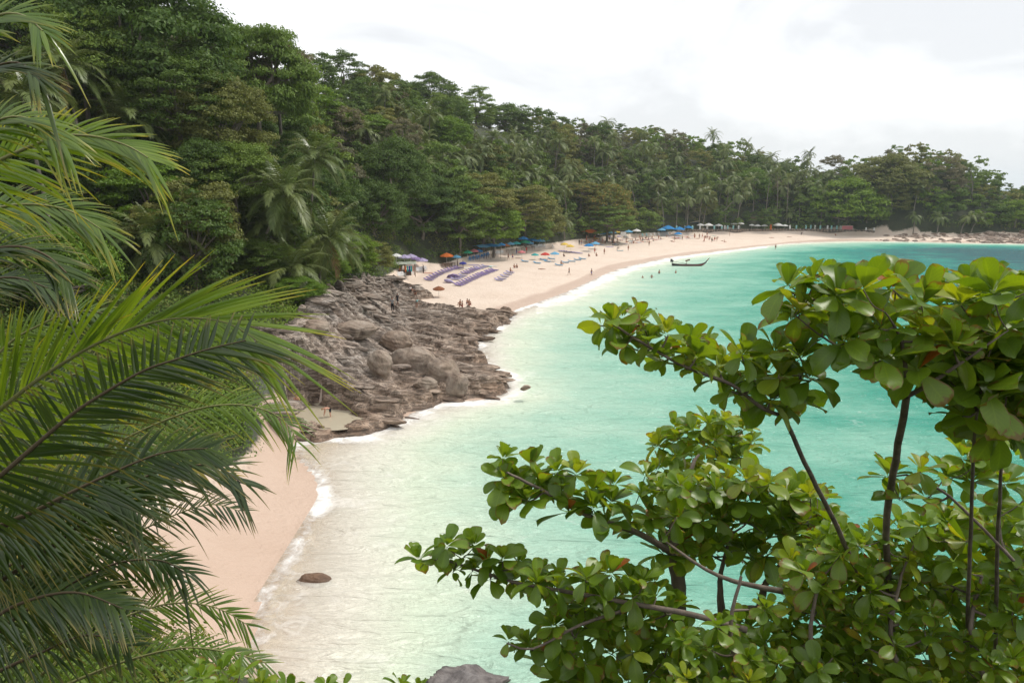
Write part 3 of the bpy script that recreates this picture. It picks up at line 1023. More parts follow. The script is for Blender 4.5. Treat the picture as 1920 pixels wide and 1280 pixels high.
def frond_mesh(seed, L, elev, droop, npairs, nseg, mat, lmax=0.95, width=0.09, n=7, dr=0.5):
    r = np.random.default_rng(seed)
    P_ = frond_curve(L, elev, droop, n)
    t = unit(np.gradient(P_, axis=0))
    N = unit(np.cross(np.array([0, -1.0, 0]), t)) * -1
    N = np.where(N[:, 2:3] < 0, -N, N) if elev < 1.2 else N
    g = Geo()
    g.add(*tube(P_, np.linspace(0.05, 0.008, len(P_)), 4))
    g.add(*strips_to_geo(leaflets(P_, N, npairs, lmax, width, r, nseg, droop=dr)))
    return g.mesh('frond', [mat])

FR_NEAR, FR_FAR = [], []
_el = [80, 68, 56, 44, 32, 20, 6, -10, -30]
for i, e in enumerate(_el):
    d = R([55, 68, 78, 84, 86, 82, 70, 58, 42][i])
    FR_NEAR.append(frond_mesh(400 + i, 4.3, R(e), d, 48, 3, M_PALM, 1.05, 0.085, 8, 0.40))
    FR_FAR.append(frond_mesh(500 + i, 4.3, R(e), d, 20, 2, M_PALM, 1.05, 0.17, 6, 0.42))
FR_DRY = frond_mesh(450, 3.6, R(-50), R(30), 26, 3, M_PALMDRY, 0.8, 0.07, 6, 0.6)

def crown_far(seed):
    r = np.random.default_rng(seed)
    Vs, Fs, n = [], [], 0
    for k in range(24):
        i = min(8, int(r.random() ** 0.8 * 9))
        me = FR_FAR[i]
        v = np.zeros(len(me.vertices) * 3, dtype=np.float32); me.vertices.foreach_get('co', v); v = v.reshape(-1, 3).astype(float)
        f = np.zeros(len(me.loops), dtype=np.int32); me.loops.foreach_get('vertex_index', f)
        a = k * 2.39996 + r.normal(0, 0.15)
        c, s = math.cos(a), math.sin(a)
        v = v @ np.array([[c, s, 0], [-s, c, 0], [0, 0, 1]]) * r.uniform(0.8, 1.08)
        Vs.append(v); Fs.append(f.reshape(-1, 4) + n); n += len(v)
    return mesh_np('crown', np.concatenate(Vs), np.concatenate(Fs), [M_PALM])
CROWNS_FAR = [crown_far(700 + i) for i in range(7)]

def palm(base, top, size=1.0, near=False, label=None, group=None, dry=0, seed=0, trunk_r=0.17):
    """coconut palm from base to crown centre (world points)"""
    r = np.random.default_rng(abs(seed) + 31)
    base, top = Vector(base), Vector(top)
    root = empty('coconut_palm', base)
    v = top - base
    mid = v * 0.5 + Vector((v.x * -0.22, v.y * -0.22, 0.02 * v.z))
    pts = [Vector((0, 0, -0.8)), Vector((0, 0, 0)) + (mid) * 0.45 + Vector((0, 0, v.z * 0.03)), mid, v * 0.78 + mid * 0.0 + Vector((v.x * -0.08, v.y * -0.08, 0)), v]
    V, F = tube([p[:] for p in pts], [trunk_r * 1.6, trunk_r * 1.05, trunk_r * 0.9, trunk_r * 0.8, trunk_r * 0.75], 8)
    link('trunk', mesh_np('trunk', V, F, [M_PALMBARK], True), root)
    if near:
        n = 30
        for k in range(n):
            i = min(8, int((k + 0.5) / n * 9))
            o = link('frond', FR_NEAR[i], root, v, k * 2.39996 + r.normal(0, 0.2))
            s = size * r.uniform(0.85, 1.1)
            o.scale = (s, s, s)
        for k in range(dry):
            o = link('frond', FR_DRY, root, v - Vector((0, 0, 0.2)), r.uniform(0, 6.28))
            o['label'] = 'dead orange brown frond hanging down'
            o.scale = (size,) * 3
    else:
        o = link('crown', CROWNS_FAR[r.integers(7)], root, v, r.uniform(0, 6.28))
        o.scale = (size,) * 3
    return tag(root, label, 'palm tree', group)

def palm_px(cx, cy, Y, bx=None, by=None, dz=None, **kw):
    """crown centre seen at cx, cy at distance Y; the foot seen under bx"""
    top = at(cx, cy, Y)
    if by is not None:
        b = ground(bx, by)
    else:
        x = ray(bx if bx is not None else cx, cy).x * Y
        b = Vector((x, Y, hgt(x, Y)))
    if by is not None:
        top = at(cx, cy, b.y)
    return palm(b, top, seed=int(cx * 3 + cy), **kw)

# named palms, near ones first
PN = 'coconut palms on the near slope above the rocks'
for cx, cy, Y, bx, sz, lab, dry in [
    (532, 365, 84, 478, 1.08, 'large leaning coconut palm with a dense silvery crown over the dark slope', 0),
    (618, 448, 88, 592, 1.02, 'coconut palm with drooping crown and an orange dead frond beside the rocks', 2),
    (590, 300, 98, 570, 0.95, 'coconut palm showing pale fronds behind the large leaning palm', 0),
    (545, 508, 82, 540, 0.98, 'short stemless looking palm with grey green fronds above the rock edge', 0),
    (285, 452, 66, 290, 0.95, 'grey green palm low on the near slope behind the long fronds', 1),
    (238, 228, 78, 248, 1.05, 'slender palm with spread grey fronds under the biggest dark tree', 0),
    (362, 88, 96, 360, 0.95, 'yellowish palm standing upright at the right edge of the biggest dark tree', 0),
    (150, 26, 98, 150, 1.05, 'palm with silver fronds at the top left above the dark tree', 0),
    (120, 128, 74, 140, 0.95, 'palm with a dry yellow lower frond left of the dark tree', 2),
    (505, 420, 86, 455, 0.8, 'thin palm just under the large leaning palm with crossing trunk', 0),
    (40, 180, 60, 60, 1.0, 'palm at the far left edge behind the near fronds', 0),
]:
    palm_px(cx, cy, Y - (7 if cx > 450 else 0), bx, size=sz * 1.2, near=True, label=lab, group=PN, dry=dry)

FP = 'coconut palms behind the long beach'
named = [
    (1057, 352, 1063, 432, 1.05, 'palm with a full round crown left of the golden tree'),
    (1122, 378, 1110, 436, 1.0, 'palm in front of the golden tree behind the orange canopy'),
    (1060, 412, 1058, 448, 0.95, 'low palm with wide fronds directly behind the yellow parasols'),
    (1030, 330, 1035, 425, 1.0, 'tall palm halfway up the slope left of the golden tree'),
    (1330, 372, 1318, 424, 0.95, 'leaning palm over the white posts, second trunk from the blue parasols'),
    (1384, 366, 1346, 426, 0.95, 'strongly leaning palm with its trunk slanting right over the white posts'),
    (1398, 360, 1380, 424, 0.9, 'palm leaning right at the end of the row of leaning palms'),
    (1292, 372, 1288, 428, 0.95, 'upright palm just right of the big blue parasols'),
    (1270, 380, 1268, 428, 0.9, 'palm behind the big blue parasols'),
    (1240, 372, 1244, 430, 0.9, 'palm behind the row of pale beach chairs'),
    (1444, 330, 1435, 412, 0.95, 'leftmost tall palm of the clump behind the white roofed building'),
    (1458, 322, 1456, 412, 0.95, 'tallest straight trunked palm above the white roofed building'),
    (1478, 334, 1474, 418, 0.9, 'straight trunked palm right of the white roofed building'),
    (1508, 326, 1502, 390, 0.95, 'palm with a full crown right of the tall straight trunks'),
    (1500, 330, 1504, 392, 0.85, 'slim palm in the middle of the tall clump'),
    (1528, 320, 1522, 372, 0.85, 'palm high on the saddle left of the headland'),
    (1552, 326, 1550, 366, 0.85, 'last palm of the saddle beside the headland'),
    (1482, 398, 1480, 420, 0.9, 'low palm hiding the right side of the white roofed building'),
    (1722, 352, 1712, 405, 1.0, 'tall palm rising from the middle of the headland trees'),
    (1664, 334, 1664, 390, 0.8, 'palm poking out of the left part of the headland canopy'),
    (1762, 408, 1757, 437, 1.0, 'palm leaning over the headland boulders, left of two'),
    (1816, 406, 1801, 438, 1.0, 'palm leaning over the headland boulders, right of two'),
    (1838, 410, 1820, 436, 0.9, 'small palm behind the right headland palm'),
    (1820, 316, 1822, 380, 0.9, 'palm with pale fronds near the top right of the headland'),
    (1716, 405, 1712, 438, 0.9, 'dark palm at the foot of the headland behind the rocks'),
    (845, 290, 848, 380, 1.1, 'palm with long fronds in the middle of the left slope'),
    (800, 262, 803, 340, 1.0, 'palm left of the bright green dome on the slope'),
    (1115, 265, 1113, 340, 1.0, 'tall palm with a bare double trunk halfway up the hill'),
    (1022, 244, 1022, 300, 0.85, 'palm high on the hill below the dark ridge trees'),
]
for cx, cy, bx, by, sz, lab in named:
    palm_px(cx, cy, 0, bx, by, size=sz, label=lab, group=FP)

# landmark broadleaf trees
def tree_px(cx, cy, Y, wpx, form, leaf, label, zs=1.0, var=0, near=1, group=None, trunk=None):
    """crown centre seen at cx, cy at distance Y, crown wpx wide"""
    p = at(cx, cy, Y)
    Rr = wpx * Y / FPX / 2
    hz = {'domed': 0.85, 'tall': 1.35, 'spreading': 0.68, 'layered': 0.95, 'ragged': 1.0}[form] * zs
    z = hgt(p.x, p.y)
    h = max(1.0, p.z - z - hz * Rr * 0.6)
    if Y > 150 and cy < 215: h = min(h, 1.5)
    return broadleaf(p.x, p.y, h, Rr, form, var, leaf, near, float((cx * 7 + cy) % 6), label, group, zs)

for a in [
    (265, 95, 88, 290, 'domed', 'dark', 'biggest dark green tree filling the upper left of the hillside', 1.15, 0, 2),
    (150, 120, 80, 180, 'ragged', 'mid', 'mid green tree at the left edge beside the biggest dark tree', 1.1, 1, 2),
    (330, 190, 82, 190, 'ragged', 'dark', 'dark tree under the right side of the biggest dark tree', 0.9, 1, 2),
    (415, 235, 84, 170, 'ragged', 'olive', 'pale olive tree with a ragged crown right of the biggest dark tree', 1.1, 2, 2),
    (440, 330, 80, 160, 'domed', 'mid', 'green tree with bare grey branches beneath it on the near slope', 0.9, 2, 2),
    (380, 320, 78, 130, 'domed', 'dark', 'dark bushy tree left of the bare grey branches', 1.0, 0, 2),
    (478, 150, 108, 180, 'spreading', 'mid', 'broad mounded green tree below the left skyline', 1.5, 0, 2),
    (520, 130, 116, 120, 'domed', 'grey', 'greyish tree on the left skyline mound', 1.0, 1, 1),
    (330, 25, 115, 130, 'ragged', 'dark', 'dark tree standing against the sky at the top left', 1.0, 2, 1),
    (170, 60, 100, 140, 'domed', 'mid', 'green tree at the very top left corner of the hill', 1.0, 1, 1),
    (60, 80, 84, 170, 'domed', 'dark', 'dark tree behind the uppermost near fronds', 1.2, 2, 1),
    (60, 330, 70, 180, 'domed', 'dark', 'shaded tree behind the upper left fronds', 1.1, 1, 1),
    (180, 360, 74, 150, 'ragged', 'dark', 'shaded ragged tree between the slender palm and the left fronds', 1.0, 0, 1),
    (640, 90, 205, 80, 'tall', 'dark', 'dark upright tree on the skyline left of centre', 0.8, 0, 1),
    (582, 84, 190, 90, 'ragged', 'dark', 'ragged dark tree topping the left skyline', 0.9, 1, 1),
    (810, 150, 250, 85, 'domed', 'dark', 'dark dome shaped tree on the ridge in the left middle', 0.9, 0, 1),
    (893, 202, 262, 62, 'tall', 'mid', 'tall column shaped green tree just under the ridge', 0.85, 0, 1),
    (950, 192, 285, 90, 'domed', 'dark', 'dark broad tree on the ridge with bristly outline', 0.75, 2, 1),
    (840, 255, 200, 76, 'domed', 'bright', 'bright green dome shaped tree in the middle of the slope', 1.0, 0, 1),
    (700, 245, 165, 80, 'spreading', 'bright', 'vivid green low tree left of the grey leafless looking crowns', 0.9, 1, 1),
    (755, 262, 160, 76, 'ragged', 'grey', 'grey thin leaved tree on the middle left slope', 1.1, 0, 1),
    (640, 195, 160, 90, 'ragged', 'grey', 'grey brown thin crowned tree high on the left slope', 1.1, 1, 1),
    (735, 330, 150, 130, 'domed', 'dark', 'large dark tree standing behind the near end of the beach', 1.2, 1, 2),
    (790, 392, 160, 130, 'layered', 'dark', 'large spreading dark tree hanging over the orange umbrella', 1.0, 2, 2),
    (700, 420, 141, 120, 'domed', 'dark', 'dark green tree above the purple umbrella bar', 1.1, 0, 2),
    (860, 400, 168, 110, 'layered', 'mid', 'layered green tree over the blue canopies', 1.1, 0, 1),
    (905, 372, 180, 110, 'layered', 'olive', 'olive layered tree in the middle above the blue canopies', 0.9, 1, 1),
    (925, 425, 180, 100, 'spreading', 'bright', 'bright spreading tree overhanging the small coloured umbrellas', 1.1, 0, 1),
    (985, 390, 200, 100, 'layered', 'olive', 'olive almond tree with tiered boughs above the yellow parasols', 0.8, 2, 1),
    (1000, 430, 205, 70, 'domed', 'mid', 'low green tree over the blue canopies right end', 1.0, 1, 1),
    (1140, 382, 237, 78, 'domed', 'gold', 'golden orange leaved tree above the orange canopy', 1.1, 0, 1),
    (1090, 360, 240, 60, 'spreading', 'gold', 'smaller yellowing tree left of the golden orange one', 1.0, 1, 1),
    (1150, 415, 232, 80, 'layered', 'mid', 'green almond tree below the golden tree behind the sign boards', 0.8, 1, 1),
    (1405, 380, 302, 72, 'domed', 'bright', 'bright green bushy tree between leaning palms and tall palm clump', 1.1, 1, 1),
    (1590, 390, 284, 120, 'domed', 'bright', 'large bright green tree at the left foot of the headland', 0.9, 0, 1),
    (1660, 392, 288, 120, 'domed', 'olive', 'broad olive tree in the lower middle of the headland', 0.8, 0, 1),
    (1625, 418, 281, 66, 'domed', 'mid', 'green bush like tree above the pink banner', 0.8, 2, 1),
    (1668, 420, 281, 66, 'ragged', 'olive', 'dull green tree above the left end of the headland rocks', 0.9, 1, 1),
    (655, 505, 103, 110, 'ragged', 'bright', 'yellow green shrubby tree at the top of the rock slope', 0.8, 0, 2),
    (612, 592, 88, 90, 'domed', 'bright', 'bright green shrub at the left edge of the rock slope', 0.7, 1, 2),
    (560, 600, 82, 110, 'ragged', 'mid', 'green shrub thicket left of the pale smooth boulders', 0.8, 2, 2),
    (570, 655, 72, 90, 'domed', 'bright', 'bright low scrub behind the long sunlit frond', 0.6, 0, 2),
    (500, 610, 76, 120, 'domed', 'mid', 'green scrub in the middle of the bank above the cove', 0.7, 1, 2),
    (640, 548, 98, 70, 'domed', 'dark', 'dark shrub hanging over the top of the rock slope', 0.7, 2, 2),
    (700, 495, 118, 80, 'ragged', 'olive', 'thin twiggy shrub at the left of the umbrella bar', 0.8, 1, 1),
]:
    tree_px(*a[:7], zs=a[7], var=a[8], near=a[9], group='landmark trees of the hillside' if False else None)

# ---- the rest of the wooded hill
placed = []
keepclear = []                       # sight lines to the named trees stay open
for o in COL.objects:
    if o.parent is None and o.get('category') in ('tree', 'palm tree'):
        placed.append((o.location.x, o.location.y, 2.6 if o.get('category') == 'tree' else 1.2))
        ch = [c for c in o.children if c.name.split('.')[0] in ('crown', 'frond')]
        p0 = o.location + ch[0].location
        if o.get('category') == 'palm tree': r0 = 3.0
        else: r0 = ch[0].scale[0] * 0.7; p0 = p0 + Vector((0, 0, r0 * 0.6))
        a, b, d = pix(p0)
        keepclear.append((a, b, r0 * FPX / d, d))
KC = np.array(keepclear)
def blocks(x, y, z, rr):
    a, b, d = pix((x, y, z))
    return bool(np.any((d < KC[:, 3] - 1) & (np.abs(a - KC[:, 0]) < KC[:, 2] * 0.8 + rr * FPX / d * 0.8) & (np.abs(b - KC[:, 1]) < KC[:, 2] * 0.8 + rr * FPX / d * 0.7)))

cx_, cy_ = rng.uniform(-30, 1950, 14000), rng.uniform(-60, 460, 14000)
cx_[1::6] = rng.uniform(-700, -30, len(cx_[1::6])); cy_[1::6] = rng.uniform(-500, 600, len(cx_[1::6]))
cx_[2::14] = rng.uniform(1950, 2250, len(cx_[2::14]))
cx_[::9] = rng.uniform(-30, 520, len(cx_[::9])); cy_[::9] = rng.uniform(430, 600, len(cx_[::9]))
G_ = ground_many(cx_, cy_ + 10)
ok = ~np.isnan(G_[:, 0]) & (G_[:, 1] < 420)
G_ = G_[ok]
G_ = G_[sdist(G_[:, 0], G_[:, 1], FOREST) > 1.0]
todo = []
PL = np.array(placed)
rid = np.array([(at(px, py, Y).x, at(px, py, Y).y) for px, py, Y in RIDGE])
seglen = np.r_[0, np.cumsum(np.linalg.norm(np.diff(rid, axis=0), axis=1))]
s = seglen[2]
while s < seglen[-1]:
    x, y = np.interp(s, seglen, rid[:, 0]), np.interp(s, seglen, rid[:, 1])
    x += rng.normal(0, 1.5); y += rng.normal(0, 1.5)
    todo.append((x, y, hgt(x, y), math.hypot(x, y)))
    PL = np.vstack([PL, [x, y, 2.0]])
    s += rng.uniform(5.0, 8.5)
for x, y, z in G_:
    if len(todo) >= 900: break
    dist = math.hypot(x, y)
    sp = 2.5 + 0.0095 * dist
    if np.any((x - PL[:, 0]) ** 2 + (y - PL[:, 1]) ** 2 < (sp * 0.55 + PL[:, 2] * 0.85) ** 2): continue
    if blocks(x, y, z + 4.5, 4.0): continue
    PL = np.vstack([PL, [x, y, sp * 0.5]])
    todo.append((x, y, z, dist))

LANDM = [(430, 'at the left end'), (560, 'above the near palms'), (690, 'above the rocky point'), (800, 'above the beach bar'), (900, 'above the orange umbrella'), (1020, 'above the blue canopies'),
         (1170, 'above the orange canopy'), (1310, 'above the blue parasols'), (1425, 'above the leaning palms'), (1540, 'above the restaurant'), (1640, 'on the headland left part'), (1740, 'on the headland middle part'), (9999, 'on the headland right part')]
def zone_of(px, py, x, y):
    t = next(s for e, s in LANDM if px < e)
    yr = np.interp(px, [r_[0] for r_ in RIDGE], [r_[1] for r_ in RIDGE])
    yb = np.interp(px, [300, 480, 700, 830, 950, 1100, 1270, 1640, 1920], [800, 740, 520, 485, 460, 443, 432, 432, 437])
    f = (py - yr) / (yb - yr)
    v = 'on the skyline' if f < 0.10 else 'high on the hill' if f < 0.36 else 'halfway up the hill' if f < 0.66 else 'low on the hill'
    return v, t
CW = {'dark': 'dark green', 'mid': 'mid green', 'olive': 'olive green', 'bright': 'bright green', 'grey': 'greyish', 'gold': 'yellowing'}
ORD = ['first', 'second', 'third', 'fourth', 'fifth', 'sixth', 'seventh', 'eighth', 'ninth', 'tenth', 'eleventh', 'twelfth']

# the 290 that show largest are trees of their own, the others one far wood
_ords = sorted(range(len(todo)), key=lambda i: todo[i][3])
_vis = [i for i in _ords if -60 < pix((todo[i][0], todo[i][1], todo[i][2] + 4))[0] < 1980]
near_set = set(_vis[:200]) | set(list(rng.permutation(_vis[200:]))[:92])
far_wood = [todo[i] for i in range(len(todo)) if i not in near_set]
todo = [todo[i] for i in range(len(todo)) if i in near_set]
FW = {}
_cp = [crown_np(3000 + i, 'domed' if i < 4 else 'spreading', 34, 52, 0.175) for i in range(5)]
for x, y, z, dist in far_wood:
    u = rng.random()
    k = 'dark' if u < .34 else 'mid' if u < .68 else 'olive' if u < .86 else 'bright' if u < .94 else 'grey'
    V, F, _ = _cp[rng.integers(5)]
    a = rng.uniform(0, 6.28); c, s_ = math.cos(a), math.sin(a)
    Rr = rng.uniform(2.8, 4.8) * (0.9 + dist / 800)
    W = (V @ np.array([[c, s_, 0], [-s_, c, 0], [0, 0, 1]])) * np.array([Rr, Rr, Rr * rng.uniform(.85, 1.2)]) + np.array([x, y, z + rng.uniform(-.3, 1.0)])
    FW.setdefault(k, []).append((W, F))
for k, L in FW.items():
    n_, Fs = 0, []
    for W, F in L: Fs.append(F + n_); n_ += len(W)
    tag(link('far_woodland', mesh_np('far_woodland', np.concatenate([W for W, _ in L]), np.concatenate(Fs), [LEAF[k]])), kind='stuff')
print('woods', len(todo), len(far_wood))

specs = []
for x, y, z, dist in todo:
    px, py, _ = pix((x, y, z + 6))
    u = fbm(np.array([x / 40]), np.array([y / 40]), 88, 2)[0] + rng.normal(0, 0.13)
    beach_edge = float(sdist(np.array([x]), np.array([y]), FOREST)[0]) < 12
    leaf = rng.choice(['dark', 'mid', 'olive', 'bright', 'grey', 'gold'], p=[.34, .30, .19, .09, .08, 0] if not beach_edge else [.48, .3, .14, .08, 0, 0])
    form = rng.choice(FORMS, p=[.48, .14, .14, .06, .18])
    Rr = rng.uniform(2.9, 4.9) * (0.9 + dist / 700) * (1.12 if beach_edge else 1)
    if rng.random() < 0.10: Rr *= 1.35
    sky_ = float(np.min(np.hypot(rid[:, 0] - x, rid[:, 1] - y))) < 14
    if sky_: Rr = rng.uniform(2.8, 4.4); form = 'domed' if form == 'ragged' else form
    h = rng.uniform(0.1, 0.6) if sky_ else rng.uniform(0.4, 2.2) if not beach_edge else rng.uniform(1.6, 3.2)
    v, tt = zone_of(px, py, x, y)
    specs.append([x, y, h, Rr, str(form), int(rng.integers(3)), str(leaf), (1 if dist < 135 else 0), rng.uniform(0, 6.28), (v, tt), px])
byk = {}
for sp in specs:
    byk.setdefault((sp[6], sp[4], sp[9]), []).append(sp)
for (leaf, form, (v, tt)), L in byk.items():
    L.sort(key=lambda s_: s_[10])
    for i, sp in enumerate(L):
        lab = f'{CW[leaf]} {form} tree {v} {tt}'
        if 'headland' in tt: lab = f'{CW[leaf]} {form} tree {v} {tt}'.replace('the hill on ', '')
        if len(L) > 1: lab += f', {ORD[min(i, 11)]} from left'
        broadleaf(*sp[:9], label=lab, group=f'trees {v}', zs=rng.uniform(0.85, 1.2))

# far palms scattered through the lower slopes
pl = []
px_ = rng.uniform(700, 1580, 3000)
py_ = np.interp(px_, [700, 900, 1100, 1300, 1580], [330, 330, 330, 345, 355]) + rng.normal(0, 42, 3000)
for g, px in zip(ground_many(px_, py_ + 45), px_):
    if len(pl) >= 90: break
    if np.isnan(g[0]) or g[1] < 120: continue
    if float(sdist(g[:1], g[1:2], FOREST)[0]) < 2: continue
    if any((g[0] - a) ** 2 + (g[1] - b) ** 2 < 4.0 ** 2 for a, b, _ in pl): continue
    pl.append((g[0], g[1], px))
ps = {}
for x, y, px in pl:
    z = hgt(x, y)
    qx, qy, _ = pix((x, y, z + 10))
    ps.setdefault(zone_of(qx, qy + 20, x, y), []).append((x, y, z, qx))
for (v, tt), L in ps.items():
    L.sort(key=lambda s_: s_[3])
    for i, (x, y, z, qx) in enumerate(L):
        hh = rng.uniform(9.5, 14.5)
        lab = f'coconut palm {v} {tt}' + (f', {ORD[min(i, 11)]} from left' if len(L) > 1 else '')
        palm((x, y, z), (x + rng.normal(0, 1.2), y + rng.normal(0, 1), z + hh), size=rng.uniform(0.95, 1.25), label=lab, group=FP, seed=int(x * 10 + y))

# ---- undergrowth: one mass nobody could count
def bush_cloud(name, pts, nleaf, mat, label=None, squash=0.7, seed=3):
    r = np.random.default_rng(seed)
    C, N, S = [], [], []
    for (x, y, z, rad, ls) in pts:
        k = int(nleaf * r.uniform(0.7, 1.3))
        d = unit(r.normal(size=(k, 3)))
        d[:, 2] = np.abs(d[:, 2])
        lump = 0.75 + 0.5 * r.random((k, 1))
        C.append(np.array([x, y, z]) + d * np.array([rad, rad, rad * squash]) * lump)
        N.append(unit(d * 0.8 + np.array([0, 0, 0.3]) + r.normal(size=(k, 3)) * 0.4))
        S.append(np.full((k, 1), ls))
    C, N, S = np.concatenate(C), np.concatenate(N), np.concatenate(S)
    V, F = leaf_quads(C, N, 1.0, r)
    V = (V.reshape(-1, 4, 3) - C[:, None]) * S[:, None] + C[:, None]
    return tag(link(name, mesh_np(name, V.reshape(-1, 3), F, [mat])), label, None, None, 'stuff')

pts = {k: [] for k in ('dark', 'mid', 'olive', 'bright')}
ux, uy = rng.uniform(-60, 1960, 9000), rng.uniform(-40, 500, 9000)
ux[::3] = rng.uniform(-40, 760, 3000); uy[::3] = rng.uniform(400, 900, 3000)
ux[2::9] = rng.uniform(-700, -40, len(ux[2::9])); uy[2::9] = rng.uniform(-400, 800, len(ux[2::9]))
ux[1::30] = rng.uniform(-60, 560, 300); uy[1::30] = rng.uniform(1080, 1330, 300)
G_ = ground_many(ux, uy)
G_ = G_[~np.isnan(G_[:, 0])]
G_ = G_[G_[:, 1] < 400]
E_ = sdist(G_[:, 0], G_[:, 1], FOREST)
ok = (E_ > 0.2) & (sdist(G_[:, 0], G_[:, 1], ROCKP) < 0.5)
for g, e in list(zip(G_[ok], E_[ok]))[:3600]:
    qx_, qy_, _ = pix(g)
    if qx_ > 400 and qy_ > 1050: continue
    d = math.hypot(g[0], g[1])
    rad = rng.uniform(0.8, 1.7) * (0.75 + d / 230)
    bank = 45 < g[1] < 100 and e < 9 and g[0] > -34        # brighter scrub on the open bank above the rocks
    k = rng.choice(['dark', 'mid', 'olive', 'bright'], p=[.1, .3, .1, .5] if bank else [.5, .27, .18, .05])
    pts[str(k)].append((g[0], g[1], g[2] - 0.15, rad, 0.16 + d * 0.0016))
for k, v in pts.items():
    if v:
        bush_cloud('undergrowth', v, 110, LEAF[k], None, 0.8, len(v))
# ------------------------------------------------------------------ beach furniture
rng = np.random.default_rng(23)

def box_np(c, s, rot=None):
    V = np.array([[x, y, z] for x in (-.5, .5) for y in (-.5, .5) for z in (-.5, .5)]) * np.array(s)
    if rot is not None: V = V @ np.array(rot.to_3x3() if hasattr(rot, 'to_3x3') else rot).T
    F = np.array([[0, 1, 3, 2], [4, 6, 7, 5], [0, 4, 5, 1], [2, 3, 7, 6], [0, 2, 6, 4], [1, 5, 7, 3]])
    return V + np.array(c), F

def boxes(name, L, mat):
    g = Geo()
    for b in L: g.add(*box_np(*b))
    return g.mesh(name, [mat])

def tubes(name, L, mat, n=6):
    g = Geo()
    for pts, r in L: g.add(*tube(pts, r, n))
    return g.mesh(name, [mat], True)

def beach(px, py):
    g = ground(px, py)
    return g

_mc = {}
def fab(key, col):
    if key not in _mc: _mc[key] = cloth(key.replace(' ', '_') + '_fabric', col)
    return _mc[key]
COLR = {'orange': (0.62, 0.17, 0.045), 'blue': (0.05, 0.24, 0.52), 'light blue': (0.16, 0.40, 0.60), 'green': (0.05, 0.34, 0.20), 'teal': (0.06, 0.38, 0.38), 'pink': (0.62, 0.22, 0.24), 'red': (0.58, 0.07, 0.06),
        'yellow': (0.72, 0.52, 0.10), 'purple': (0.29, 0.22, 0.42), 'lilac': (0.44, 0.39, 0.58), 'white': (0.74, 0.74, 0.72), 'dark blue': (0.05, 0.06, 0.30), 'brown': (0.26, 0.11, 0.06), 'black': (0.03, 0.03, 0.035),
        'turquoise': (0.28, 0.56, 0.56), 'grey': (0.30, 0.30, 0.30), 'salmon': (0.60, 0.36, 0.29)}
M_POLE = simple('painted_pole', (0.62, 0.60, 0.56), 0.5)
M_WOOD = simple('weathered_wood', (0.20, 0.13, 0.085), 0.8, 0.25)
M_DWOOD = simple('dark_wood', (0.07, 0.048, 0.036), 0.75, 0.25)
M_PLASTIC = simple('white_plastic', (0.76, 0.76, 0.75), 0.35, 0.03)
M_TQPAINT = simple('turquoise_paint', (0.30, 0.58, 0.57), 0.6, 0.1)
M_WHITEPAINT = simple('white_paint', (0.74, 0.74, 0.72), 0.6, 0.06)

def canopy_mesh(name, rad, rise, n, mat, flat=0.0, valance=0.14):
    """ribbed parasol cloth: panels sag between the ribs, edge hangs down as a valance"""
    V = [[0, 0, rise]]
    rings = [0.4, 0.75, 1.0]
    m = n * 2
    for q in rings:
        for k in range(m):
            a = 2 * math.pi * k / m
            rr = rad * q * (1.0 if k % 2 == 0 else 0.93)
            z = rise * (1 - q ** 1.25) - (0.035 * rad * q if k % 2 else 0)
            V.append([rr * math.cos(a), rr * math.sin(a), z])
    b = 1 + 2 * m
    for k in range(m):
        x, y, z = V[b + k]
        V.append([x * 1.01, y * 1.01, z - valance])
    F3 = [[0, 1 + k, 1 + (k + 1) % m] for k in range(m)]
    F4 = []
    for i in range(3):
        for k in range(m):
            F4.append([1 + i * m + k, 1 + (i + 1) * m + k, 1 + (i + 1) * m + (k + 1) % m, 1 + i * m + (k + 1) % m])
    return mesh_np(name, np.array(V), [np.array(F3), np.array(F4)], [mat])

_pcache = {}
def parasol(px, py_foot, col, wpx, label, h=2.3, tilt=0.0, group='parasols along the beach', foot=None, rise=None, sq=False, tdir=0.0):
    g = foot if foot is not None else beach(px, py_foot)
    rad = wpx * 1.12 * g.y / FPX / 2
    key = (col, round(rad, 1), sq)
    if key not in _pcache:
        rise_ = rad * 0.42 if rise is None else rise
        n = 4 if sq else 8
        _pcache[key] = (canopy_mesh('canopy', rad, rise_, n, fab(col, COLR[col])), rise_,
                        tubes('ribs', [([(0, 0, rise_ - 0.06), (rad * 0.92 * math.cos(2 * math.pi * k / n), rad * 0.92 * math.sin(2 * math.pi * k / n), -0.03)], [0.015, 0.012]) for k in range(n)], M_POLE, 4))
    cm, rise_, rb = _pcache[key]
    root = empty('parasol', g, rng.uniform(0, 6))
    root.rotation_euler = (tilt * math.cos(tdir), tilt * math.sin(tdir), rng.uniform(0, 0.7))
    link('pole', tubes('pole', [([(0, 0, -0.2), (0, 0, h + rise_ + 0.12)], [0.03, 0.025])], M_POLE), root)
    link('canopy', cm, root, (0, 0, h))
    link('ribs', rb, root, (0, 0, h))
    return tag(root, label, 'parasol', group)

